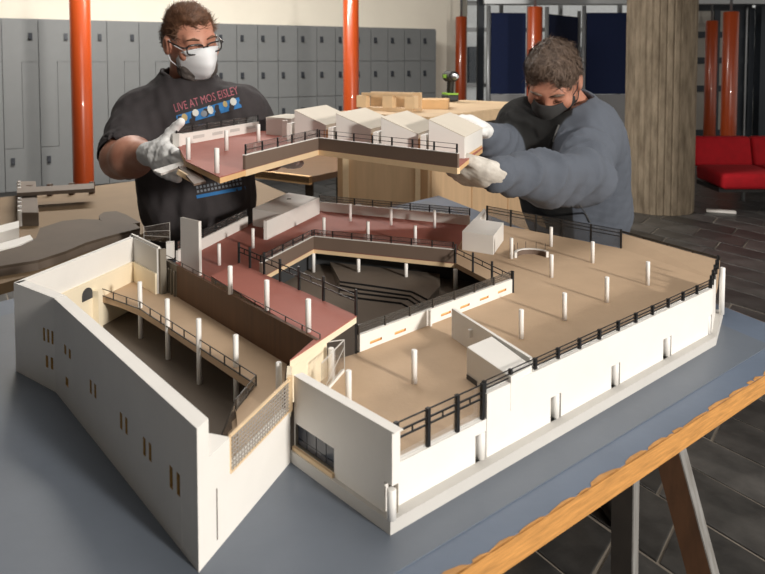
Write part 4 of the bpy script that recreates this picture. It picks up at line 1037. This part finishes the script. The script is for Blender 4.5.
def surf_grid(fn, nu, nv):
    V = [fn(-1 + 2 * i / nu, j / nv) for j in range(nv + 1) for i in range(nu + 1)]; Q = [(j * (nu + 1) + i, j * (nu + 1) + i + 1, (j + 1) * (nu + 1) + i + 1, (j + 1) * (nu + 1) + i) for j in range(nv) for i in range(nu)]
    return np.array([tuple(v) for v in V]), np.array(Q)
def interp(t, tab): return float(np.interp(t, [a for a, _ in tab], [b for _, b in tab]))
def solid(o, th): md = o.modifiers.new('solid', 'SOLIDIFY'); md.thickness = th; md.offset = 1; return o

def rot(a, b, c): return np.array(Matrix.Rotation(R(a), 3, 'Z') @ Matrix.Rotation(R(b), 3, 'X') @ Matrix.Rotation(R(c), 3, 'Y'))
def body_shell(F, J, off=0):
    F.add(F.rc(J['shR'], J['shL'], .062 + off, .062 + off), .05); M_ = J.get('M')
    F.add(F.ell(J['chest'], (.165 + off, .115 + off, .16 + off), M_), .06); F.add(F.ell(J['belly'], (J['bw'] + off, J['bd'] + off, .17 + off), M_), .08); F.add(F.ell(J['pelvis'], (.165 + off, .125 + off, .13 + off), M_), .08)
    F.add(F.rc(J['neck'], lerp(J['neck'], J['head'], .55), .058, .055), .03)
def make_person(name, label, J, hands, spec):
    for h, s_ in zip(hands, spec['sides']): h.fa = (J['el' + s_] - J['wr' + s_]).normalized()
    root = empty(name, (J['pelvis'].x, J['pelvis'].y, 0)); tag(root, label, 'person'); ro = Vector(root.location)
    def fix(o): o.location = -ro; return o
    sk = spec['skin']; headM = spec['M']; sc = spec['sc']
    # body: one mesh, fine shell for head and neck, coarser below
    pts = [J[k] for k in ('head', 'neck', 'chest', 'pelvis', 'shR', 'shL', 'elR', 'elL', 'wrR', 'wrL', 'knR', 'knL', 'anR', 'anL')] + [p for h in hands for p in h.pts]
    lo, hi = bbox(pts, .17); F = Fld(lo, hi, .0085); body_shell(F, J, -.012)
    for s_ in 'RL':
        fa = spec['arm']; F.add(F.rc(J['sh' + s_], J['el' + s_], .058 * fa, .048 * fa), .04); F.add(F.rc(J['el' + s_], lerp(J['el' + s_], J['wr' + s_], .35), .047 * fa, .048 * fa), .03); F.add(F.rc(lerp(J['el' + s_], J['wr' + s_], .35), J['wr' + s_], .048 * fa, .024), .03)
        F.add(F.rc(J['hp' + s_], J['kn' + s_], .085, .058), .05); F.add(F.rc(J['kn' + s_], J['an' + s_], .056, .038), .04); F.add(F.rc(J['an' + s_], J['an' + s_] + Vector((0, -.13, -.03)), .036, .026), .03)
    for h in hands: h.field(F, -.0065)
    V1_, Q1_ = F.net()
    F = Fld(Vector(J['head']) - Vector((.17, .17, .19)), Vector(J['head']) + Vector((.17, .17, .19)), .0042); T = head_field(F, headM, J['head'], sc)
    F.add(F.rc(T(0, .02, -.05), J['neck'], .054, .056), .03); V2_, Q2_ = F.net()
    hz_ = J['head'].z - .10; k1 = (V1_[Q1_][:, :, 2] < J['neck'].z + .03).all(1) | (np.linalg.norm(V1_[Q1_].mean(1) - np.array(J['head']), axis=1) > .26); Q1k = Q1_[k1]
    fixb = fix(np_mesh('body', np.concatenate([V1_, V2_]), np.concatenate([Q1k, Q2_ + len(V1_)]), [sk], root))
    # trousers and shoes
    F = Fld(*bbox([J[k] for k in ('pelvis', 'hpR', 'hpL', 'knR', 'knL', 'anR', 'anL')], .2), .011)
    F.add(F.ell(J['pelvis'], (.175, .14, .14), J.get('M')), .05)
    for s_ in 'RL': F.add(F.rc(J['hp' + s_], J['kn' + s_], .098, .075), .03); F.add(F.rc(J['kn' + s_], J['an' + s_], .074, .066), .03)
    V, Q = F.net(); fix(np_mesh('trousers', V, Q, ['jeans'], root))
    for s_ in 'RL':
        a = J['an' + s_]; F = Fld(a - Vector((.1, .28, .12)), a + Vector((.1, .12, .06)), .009); F.add(F.ell(a + Vector((0, -.07, -.045)), (.05, .145, .05)), .02); F.add(F.rc(a, a + Vector((0, 0, -.04)), .05, .05), .03); F.sub(F.Z - .002 + 0 * F.X + 0 * F.Y if False else (-(F.Z - .004) * -1 + 0 * F.X + 0 * F.Y), .004)
        V, Q = F.net(); fix(np_mesh('shoe', V, Q, ['shoe'], root))
    for h, gm in zip(hands, spec['gloves']): fix(glove(h, root, gm))
    # eyes and lids
    for s_ in (-1, 1):
        e = MB(); c = T(s_ * .032, -.0765, .007); e.lathe([(.001, -.0105)] + [(.0105 * math.cos(t), .0105 * math.sin(t)) for t in np.linspace(-1.4, 1.4, 9)] + [(.001, .0105)], 14, c); eo = fix(e.build('eye', 'eye_white', root, smooth=True))
        ir = MB(); ci = T(s_ * .0325, -.0845, .003); ir.lathe([(.0005, -.004), (.0035, -.002), (.0042, 0), (.0035, .002), (.0005, .004)], 12, ci); ir.build('iris', 'iris', eo, smooth=True)
    for s_ in (-1, 1): fix(MB().tube([T(s_ * .019, -.0895, .004), T(s_ * .026, -.0925, .0015), T(s_ * .034, -.0925, .001), T(s_ * .044, -.086, .004)], [.0006, .0013, .0013, .0006], 5).build('eyelash', 'iris', root))
    return root, fix, T, (V2_, Q2_), F

# ================= the man in the T-shirt
J = dict(head=atY(191, 41.5, 2.25), neck=atY(187, 84, 2.31), chest=atY(194, 132, 2.29), belly=atY(197, 195, 2.29), pelvis=atY(198, 268, 2.33), shR=atY(143, 117, 2.29), shL=atY(240, 113, 2.27),
         elR=atY(121, 159, 2.10), wrR=atY(155, 153, 1.87), elL=atY(266, 150, 2.32), wrL=atY(279, 156, 2.2), bw=.168, bd=.135, M=rot(14, 0, 0))
J['shR'].z -= .0
px_ = J['pelvis']; J['hpR'] = px_ + Vector((-.09, 0, -.06)); J['hpL'] = px_ + Vector((.09, 0, -.06)); J['knR'] = Vector((px_.x - .11, px_.y - .02, .48)); J['knL'] = Vector((px_.x + .11, px_.y - .02, .48)); J['anR'] = Vector((px_.x - .12, px_.y + .03, .09)); J['anL'] = Vector((px_.x + .12, px_.y + .03, .09))
hR = Hand(J['wrR'], (.58, -.78, -.14), (.15, .1, 1), (-.8, -.58, 0), (.22, .25, .25, .25), thumb=(.5, .85, -.15), tcurl=.12)
hL = Hand(J['wrL'], (.35, -.9, -.02), (-.6, -.2, .3), (.2, .1, -1), (.15, .15, .15, .15))
MH = rot(40, 15, -9)
root, fix, T, (HV, HQ), _ = make_person('person', 'man in a dark printed T-shirt, glasses and white mask, holding the lifted storey', J, [hR, hL], dict(skin='skin', M=MH, sc=.91, gloves=['glove', 'glove'], sides='RL', arm=1.12))
# T-shirt
F = Fld(*bbox([J[k] for k in ('neck', 'shR', 'shL', 'elR', 'elL', 'pelvis')], .19), .0075)
F.add(F.rc(J['shR'], J['shL'], .074, .072), .05); F.add(F.ell(J['chest'], (.20, .138, .16), J['M']), .06); F.add(F.ell(J['belly'], (.180, .155, .20), J['M']), .09); F.add(F.ell(J['pelvis'], (.178, .15, .12), J['M']), .08)
F.add(F.rc(J['neck'] + Vector((0, .01, -.03)), J['neck'], .085, .074), .10)
for s_, t in (('R', .86), ('L', .8)): F.add(F.rc(J['sh' + s_], lerp(J['sh' + s_], J['el' + s_], t), .086, .076), .045)
F.sub(F.rc(J['neck'] + Vector((0, -.01, .008)), J['head'], .064, .075), .008)
dz = J['pelvis'].z - .10; F.sub((F.Z - dz) + 0 * F.X + 0 * F.Y, .004)
el = lerp(J['shR'], J['elR'], .84); ax = (J['elR'] - J['shR']).normalized(); F.sub(np.maximum(F.rc(lerp(J['shR'], J['elR'], .86), J['elR'], .068, .068), -((F.X - el.x) * ax.x + (F.Y - el.y) * ax.y + (F.Z - el.z) * ax.z)), .004)
V, Q = F.net(); N = vnormals(V, Q)
low = np.clip((J['chest'].z - V[:, 2]) / .2, .15, 1)
fold = wob(V * np.array([1.6, 1.2, .55]), .016, 24, 11) * low + wob(V, .0035, 70, 12)
V = V + N * fold[:, None]; shirt = fix(np_mesh('tshirt', V, Q, ['tshirt'], root)); bvh = BVHTree.FromPolygons([tuple(v) for v in V], [tuple(int(i) for i in q) for q in Q])
# collar ring
cr = MB(); nk_ = J['neck'] + Vector((0, -.004, -.002)); ring = []
for k in range(25):
    a = 2 * math.pi * k / 24; d = Vector((math.cos(a), math.sin(a) * 1.0, 0)); st = J['neck'] + Vector((0, -.008, .0)) + d * .074
    h_ = bvh.ray_cast(Vector((st.x, st.y, J['neck'].z + .25)), Vector((0, 0, -1)))[0]
    if h_ is not None: ring.append(h_ + Vector((0, 0, .001)))
if len(ring) > 10: fix(cr.tube(ring, .006, 6).build('collar', 'tshirt', root, smooth=True))
# printed lettering and artwork, laid onto the cloth
def press(me_v, me_f, px0, py0, px1, py1, off=.0016):
    """map flat art (x 0..1, y up in units of width) onto the shirt along the line of sight of its own place"""
    out = []
    a, b = Vector((px0, py0)), Vector((px1, py1)); d = b - a; n = Vector((d.y, -d.x))
    ok = True
    for x, y in me_v:
        p = a + d * x + n * y; rd = ray(p.x, p.y).normalized(); h = bvh.ray_cast(Vector((0, 0, H_EYE)), rd)[0]
        out.append(h - rd * off if h is not None else None)
    fs = [f for f in me_f if all(out[i] is not None for i in f)]
    return [o if o is not None else (0, 0, 0) for o in out], fs
def text_art(s):
    c = bpy.data.curves.new('t', 'FONT'); c.body = s; c.resolution_u = 2; o = bpy.data.objects.new('t', c); COL.objects.link(o)
    me = o.to_mesh(); bm = bmesh.new(); bm.from_mesh(me); o.to_mesh_clear(); bpy.data.objects.remove(o); bpy.data.curves.remove(c)
    bmesh.ops.triangulate(bm, faces=bm.faces[:]); bmesh.ops.subdivide_edges(bm, edges=[e for e in bm.edges if e.calc_length() > .25], cuts=1); bmesh.ops.triangulate(bm, faces=bm.faces[:])
    vs = [(v.co.x, v.co.y) for v in bm.verts]; fs = [tuple(v.index for v in f.verts) for f in bm.faces]; bm.free()
    x0 = min(v[0] for v in vs); x1 = max(v[0] for v in vs); return [((x - x0) / (x1 - x0), y / (x1 - x0)) for x, y in vs], fs
def put_art(name, vs, fs, box_, m, ys=1.0):
    v, f = press([(x, y * ys) for x, y in vs], fs, *box_)
    if f: fix(MB().add(v, f).build(name, m, root))
vs, fs = text_art('LIVE AT MOS EISLEY'); put_art('shirt_lettering', vs, fs, (175.5, 112, 239, 93.5), 'print_pink', 1.55)
def blob(cx, cy, rx, ry, n=10): return [(cx, cy)] + [(cx + rx * math.cos(2 * math.pi * k / n), cy + ry * math.sin(2 * math.pi * k / n)) for k in range(n)], [(0, 1 + k, 1 + (k + 1) % n) for k in range(n)]
def rect(x0, y0, x1, y1, n=4):
    vs = [(x0 + (x1 - x0) * i / n, y) for i in range(n + 1) for y in (y0, y1)]; return vs, [(2 * i, 2 * i + 2, 2 * i + 3, 2 * i + 1) for i in range(n)]
bxA = (177, 119.5, 240, 101)
put_art('shirt_print_band', *rect(0, -.10, 1, .06, 10), bxA, 'print_blue')
for k, (cx, cy, rx, ry, m_) in enumerate(((.12, .0, .045, .06, 'print_sand'), (.30, .02, .05, .055, 'print_white'), (.42, -.03, .05, .05, 'print_grey'), (.53, .0, .045, .07, 'print_white'), (.70, -.02, .04, .06, 'print_blue'), (.77, .02, .035, .05, 'print_sand'), (.90, .02, .05, .06, 'print_white'), (.22, -.08, .05, .04, 'tshirt'), (.62, -.09, .05, .04, 'tshirt'), (.84, -.08, .04, .04, 'tshirt'))):
    put_art('shirt_print_shape', *blob(cx, cy, rx, ry), bxA, m_) if False else fix(MB().add(*press(*blob(cx, cy, rx, ry), *bxA, off=.0026)).build('shirt_print_shape', m_, root))
for row_, (y0, m_) in enumerate(((.0, 'print_grey'), (-.085, 'print_grey'))):
    for k in range(13):
        fix(MB().add(*press(*rect(.01 + .076 * k, y0, .055 + .076 * k, y0 + .05, 1), 196, 189, 243, 180)).build('shirt_print_mark', m_, root))
put_art('shirt_print_line', *rect(-.02, -.20, 1.02, -.13, 8), (196, 189, 243, 180), 'print_blue')
# white mask
ry = [(0, -.1135), (.2, -.128), (.5, -.142), (.75, -.128), (1, -.088)]; rzt = [(0, .010), (.2, -.012), (.5, -.048), (.75, -.085), (1, -.112)]
wx = [(0, .034), (.25, .066), (.5, .074), (.75, .068), (1, .042)]; sy = [(0, -.096), (.25, -.072), (.5, -.040), (.75, -.038), (1, -.068)]; szt = [(0, .004), (.25, -.006), (.5, -.040), (.75, -.072), (1, -.112)]
def maskL(u, v):
    a = abs(u); t = a ** 1.7; return T(u * interp(v, wx), interp(v, ry) * (1 - t) + interp(v, sy) * t, interp(v, rzt) * (1 - t) + interp(v, szt) * t)
Vm, Qm = surf_grid(maskL, 16, 14); mk = solid(fix(np_mesh('face_mask', Vm, Qm, ['mask_white'], root)), .0025)
for s_ in (-1, 1):
    for a, b in (((.060, -.072, -.004), (.079, .006, .022)), ((.062, -.042, -.072), (.080, .012, -.03))):
        st = MB().tube([T(s_ * a[0], a[1], a[2]), T(s_ * (a[0] + b[0]) / 2 + s_ * .010, (a[1] + b[1]) / 2, (a[2] + b[2]) / 2), T(s_ * b[0], b[1], b[2])], .0013, 5); st.build('ear_loop', 'mask_white', mk)
# glasses
gl = empty('spectacles_holder', (0, 0, 0)) if False else None
fr_ = MB()
def lens_ring(s_):
    P_ = []
    for k in range(24):
        a = 2 * math.pi * k / 24; c, s2 = math.cos(a), math.sin(a); x = .0265 * math.copysign(abs(c) ** .6, c); z = .0165 * math.copysign(abs(s2) ** .6, s2)
        P_.append(T(s_ * (.034) + x, -.112 + abs(s_ * .034 + x) * .16, .004 + z))
    return P_
rings = [lens_ring(-1), lens_ring(1)]
for P_ in rings: fr_.tube(P_ + [P_[0]], .0024, 6, cap=False)
fr_.tube([T(-.009, -.111, .008), T(0, -.114, .011), T(.009, -.111, .008)], .0024, 6)
for s_ in (-1, 1): fr_.tube([T(s_ * .060, -.102, .010), T(s_ * .074, -.088, .012), T(s_ * .082, -.02, .014), T(s_ * .083, .012, .014), T(s_ * .080, .03, -.008)], .0025, 6)
sp = fix(fr_.build('spectacles', 'specs', root, smooth=True))
for P_ in rings: MB().add([tuple(p) for p in P_], [tuple(range(24))]).build('spectacle_lens', 'lens', sp)
# hair and beard
def hair(name, shapes, cut, m, n, ln, dirf, seed, side_m=None, res=.0042, keep_fn=None):
    F = Fld(Vector(HC) - Vector((.17, .17, .19)), Vector(HC) + Vector((.17, .17, .19)), res)
    for p, r in shapes: F.add(F.ell(T(*p), tuple(q * HS for q in r), HM), .02)
    for p, r in cut: F.sub(F.ell(T(*p), tuple(q * HS for q in r), HM), .012)
    V, Q = F.net(); L_ = (V - np.array(HC)) @ HM / HS
    N = vnormals(V, Q); V = V + N * (wob(L_ * np.array([1.0, .5, .6]), .0035, 120, seed) + wob(L_ * np.array([2.2, .6, .8]), .0018, 260, seed + 1))[:, None]
    o = fix(np_mesh(name, V, Q, [m] + ([side_m] if side_m else []), root))
    ctr = L_[Q].mean(1)
    if side_m:
        for f, c in zip(o.data.polygons, ctr):
            if c[2] < .022 + .012 * math.sin(c[1] * 90): f.material_index = 1
    outer = np.ones(len(Q), bool)
    st = strands('hair_strands', V, Q, ctr[:, 2] > .03, dirf, n, ln, .0011, m, o, seed + 5)
    if side_m: strands('hair_strands', V, Q, ctr[:, 2] <= .03, dirf, n // 2, ln * .6, .0011, side_m, o, seed + 6)
    return o
HC, HM, HS = J['head'], MH, .91
comb = lambda P, Nn, r: (HM @ np.array([.55, .55, .15]))[None] + r.normal(0, .35, (len(P), 3))
hair('hair', [((0, .018, .037), (.0795, .0975, .089)), ((0, .05, -.005), (.078, .066, .075)), ((-.012, -.02, .092), (.05, .06, .030))],
     [((0, -.115, -.01), (.095, .10, .062)), ((0, -.125, .052), (.062, .062, .045)), ((0, -.06, -.085), (.12, .085, .085)), ((.088, -.002, -.012), (.028, .034, .042)), ((-.088, -.002, -.012), (.028, .034, .042)), ((.055, -.085, .05), (.03, .05, .05)), ((-.055, -.085, .05), (.03, .045, .045)), ((0, .06, -.11), (.12, .12, .07))], 'hair_red', 2600, .028, comb, 21, 'hair_grey')
F = Fld(Vector(HC) - Vector((.15, .15, .17)), Vector(HC) + Vector((.15, .15, .1)), .0042)
F.add(F.ell(T(0, -.028, -.058), tuple(q * HS for q in (.0645, .074, .077)), HM), .02); F.add(F.rc(T(-.034, -.05, -.086), T(.034, -.05, -.086), .0285, .0285), .02); F.sub(F.ell(T(0, -.12, .0), tuple(q * HS for q in (.10, .10, .055)), HM), .01); F.sub(F.ell(T(0, .08, -.04), tuple(q * HS for q in (.12, .085, .12)), HM), .01)
V, Q = F.net(); V = V + vnormals(V, Q) * wob(V, .002, 300, 9)[:, None]; fix(np_mesh('beard', V, Q, ['beard'], root))
for s_ in (-1, 1): fix(MB().tube([T(s_ * .014, -.097, .030), T(s_ * .032, -.097, .037), T(s_ * .052, -.084, .031)], [.002, .0042, .002], 6).build('eyebrow', 'hair_red', root, smooth=True))

# ================= the man in the fleece jacket
J = dict(head=atY(553, 81, 2.10), neck=atY(574, 112, 2.17), chest=atY(566, 158, 2.15), belly=atY(577, 208, 2.23), pelvis=atY(584, 265, 2.33), shR=atY(527, 128, 2.18), shL=atY(586, 131, 2.09),
         elR=atY(507, 160, 2.12), wrR=atY(484, 134, 2.03), elL=atY(584, 178, 1.85), wrL=atY(495, 175, 1.63), bw=.150, bd=.125, M=rot(-22, 18, 0))
px_ = J['pelvis']; J['hpR'] = px_ + Vector((-.08, .02, -.06)); J['hpL'] = px_ + Vector((.09, -.02, -.06)); J['knR'] = Vector((px_.x - .10, px_.y - .0, .48)); J['knL'] = Vector((px_.x + .10, px_.y - .02, .48)); J['anR'] = Vector((px_.x - .12, px_.y + .06, .09)); J['anL'] = Vector((px_.x + .10, px_.y + .06, .09))
hL = Hand(J['wrL'], (-.84, .5, -.04), (-.3, -.75, .62), (-.3, -.6, -.7), (.45, .5, .55, .6), thumb=(.6, .6, .05), tcurl=.25)
hR = Hand(J['wrR'], (-.72, -.45, .42), (.5, -.75, .2), (.1, .3, 1), (.45, .45, .45, .45))
MH = rot(-27, 43, 6)
root, fix, T, (HV, HQ), _ = make_person('person', 'man in a grey fleece jacket and dark mask, bending over to hold the lifted storey', J, [hL, hR], dict(skin='skin_r', M=MH, sc=.90, gloves=['glove_dirty', 'glove'], sides='LR', arm=.9))
F = Fld(*bbox([J[k] for k in ('neck', 'shR', 'shL', 'elR', 'elL', 'wrL', 'wrR', 'pelvis')], .18), .0068)
F.add(F.rc(J['shR'], J['shL'], .078, .080), .06); F.add(F.ell(J['chest'], (.18, .14, .17), J['M']), .07); F.add(F.ell(J['belly'], (.165, .150, .18), J['M']), .09); F.add(F.ell(J['pelvis'], (.17, .15, .12), J['M']), .08)
F.add(F.rc(J['neck'] + Vector((.01, .02, -.06)), J['neck'] + Vector((.004, .01, -.004)), .105, .076), .05)
for s_ in 'RL':
    F.add(F.rc(J['sh' + s_], J['el' + s_], .086, .066), .05); F.add(F.rc(J['el' + s_], lerp(J['el' + s_], J['wr' + s_], .5), .065, .060), .035); F.add(F.rc(lerp(J['el' + s_], J['wr' + s_], .5), lerp(J['el' + s_], J['wr' + s_], .93), .060, .044), .03)
F.sub(F.rc(J['neck'] + Vector((-.008, -.012, -.012)), J['head'], .066, .108), .008)
dz = J['pelvis'].z - .06; F.sub((F.Z - dz) + 0 * F.X + 0 * F.Y, .004)
V, Q = F.net(); N = vnormals(V, Q)
# sleeve creases run across the arms
def crease(V, a, b, amp, n, tw):
    a = np.array(a); b = np.array(b); d = b - a; L = np.linalg.norm(d); d /= L; t = (V - a) @ d / L; r = np.linalg.norm(V - a - ((V - a) @ d)[:, None] * d, axis=1)
    side = (V - a) @ np.array([.3, -.5, .8]); w_ = np.exp(-np.clip(np.abs(t - .5) - .5, 0, None) ** 2 * 60) * (r < .12)
    return amp * w_ * (1.1 - 1.9 * np.abs(np.sin(t * n * 3.14 + side * tw)) ** .8) * (.6 + .4 * np.sin(t * 7 + side * 40))
fold = crease(V, J['elL'], J['wrL'], .0095, 4.6, 26) + crease(V, lerp(J['shL'], J['elL'], .45), J['elL'], .009, 2.2, 34) + crease(V, J['elR'], J['wrR'], .006, 4, 30) + wob(V * np.array([1.3, 1, .7]), .006, 26, 31) + wob(V, .002, 90, 32)
V = V + N * fold[:, None]; jk = fix(np_mesh('fleece_jacket', V, Q, ['fleece_two'], root))
Cq = V; ch_ = np.array(J['chest']); Mb = J['M']; loc = (Cq - ch_) @ Mb
dL = np.minimum(np.linalg.norm(Cq - np.array(lerp(J['elL'], J['wrL'], .0)), axis=1), 9)
def segd(P, a, b):
    a = np.array(a); b = np.array(b); d = b - a; t = np.clip((P - a) @ d / (d @ d), 0, 1); return np.linalg.norm(P - a - t[:, None] * d, axis=1)
armd = np.minimum(segd(Cq, J['shL'], J['elL']), segd(Cq, J['elL'], J['wrL'])); armR = np.minimum(segd(Cq, J['elR'], J['wrR']), segd(Cq, J['shR'] + Vector((0, 0, .5)), J['shR'] + Vector((0, 0, .6))))
pnl = np.minimum.reduce([.035 - loc[:, 0], .05 - loc[:, 1], armd - .086, armR - .076])  # black front panel; right upper sleeve blackened with it to imitate shade
jk.data.attributes.new('panel', 'FLOAT', 'POINT').data.foreach_set('value', pnl.astype(np.float32))
bvhj = BVHTree.FromPolygons([tuple(v) for v in V], [tuple(int(i) for i in q) for q in Q])
def cast(px, py, off=.002):
    rd = ray(px, py).normalized(); h = bvhj.ray_cast(Vector((0, 0, H_EYE)), rd)[0]; return h - rd * off if h is not None else None
zp = [cast(x, y) for x, y in ((559, 125), (557, 130), (555, 136), (553, 142))]; zp = [p for p in zp if p]
if len(zp) > 2: fix(MB().tube(zp, .003, 6).build('zip', 'zip', root))
zt_ = [cast(x, y, .006) for x, y in ((552, 138), (550, 146))]
if all(zt_): fix(MB().bar(zt_[0], zt_[1], .006).build('zip_pull', 'fleece_black', root))
pk = [cast(x, y) for x, y in ((581, 206), (585, 213), (590, 222))]; pk = [p for p in pk if p]
if len(pk) > 2: fix(MB().tube(pk, .0028, 6).build('pocket_zip', 'zip', root))
# stand-up collar with navy lining
def collar(r0, r1, z0, z1, nm, m_, gap):
    rows = []
    for z, r in ((z0, r0), ((z0 + z1) / 2, (r0 + r1) / 2), (z1, r1)):
        row_ = []
        for k in range(33):
            a = R(-115 - 22 + gap) + (2 * math.pi - R(2 * gap)) * k / 32; row_.append(J['neck'] + Vector((-.004, -.004, 0)) + Vector((math.cos(a) * r, math.sin(a) * r, z + .014 * math.sin(a))))
        rows.append(row_)
    Vc_ = [tuple(p) for r in rows for p in r]; Qc_ = [(j * 33 + i, j * 33 + i + 1, (j + 1) * 33 + i + 1, (j + 1) * 33 + i) for j in range(2) for i in range(32)]
    return solid(fix(np_mesh(nm, np.array(Vc_), np.array(Qc_), [m_], root)), .004)
collar(.084, .078, -.03, .036, 'collar', 'fleece', 16); collar(.078, .073, -.025, .040, 'collar_lining', 'collar_navy', 18)
# dark cloth mask
ry = [(0, -.113), (.25, -.128), (.5, -.128), (.8, -.116), (1, -.085)]; rzt = [(0, .004), (.25, -.022), (.5, -.052), (.8, -.092), (1, -.115)]
wx = [(0, .052), (.3, .074), (.6, .073), (1, .048)]; sy = [(0, -.072), (.3, -.030), (.6, -.026), (1, -.058)]; szt = [(0, -.008), (.3, -.026), (.6, -.058), (1, -.108)]
def maskR(u, v): a = abs(u); t = a ** 2.6; return T(u * interp(v, wx), interp(v, ry) * (1 - t) + interp(v, sy) * t, interp(v, rzt) * (1 - t) + interp(v, szt) * t)
Vm, Qm = surf_grid(maskR, 16, 12); mk = solid(fix(np_mesh('face_mask', Vm, Qm, ['mask_grey'], root)), .0025)
for s_ in (-1, 1):
    for a, b in (((.064, -.050, -.022), (.080, .006, .020)), ((.062, -.046, -.078), (.080, .010, -.028))):
        MB().tube([T(s_ * a[0], a[1], a[2]), T(s_ * ((a[0] + b[0]) / 2 + .008), (a[1] + b[1]) / 2, (a[2] + b[2]) / 2), T(s_ * b[0], b[1], b[2])], .0016, 5).build('ear_loop', 'mask_grey', mk)
HC, HM, HS = J['head'], MH, .90
comb = lambda P, Nn, r: (HM @ np.array([.25, -.75, .0]))[None] + r.normal(0, .55, (len(P), 3))
hair('hair', [((0, .016, .038), (.082, .100, .091)), ((0, .05, -.005), (.080, .068, .075)), ((.0, -.032, .090), (.054, .045, .032))],
     [((0, -.125, -.012), (.10, .10, .066)), ((0, -.126, .060), (.068, .060, .050)), ((0, -.06, -.085), (.12, .085, .080)), ((.088, -.002, -.012), (.028, .034, .042)), ((-.088, -.002, -.012), (.028, .034, .042)), ((0, .06, -.11), (.12, .12, .065))], 'hair_brown', 3600, .030, comb, 41, 'hair_grey')
for s_ in (-1, 1): fix(MB().tube([T(s_ * .014, -.097, .030), T(s_ * .032, -.097, .036), T(s_ * .052, -.084, .030)], [.002, .0045, .002], 6).build('eyebrow', 'hair_brown', root, smooth=True))
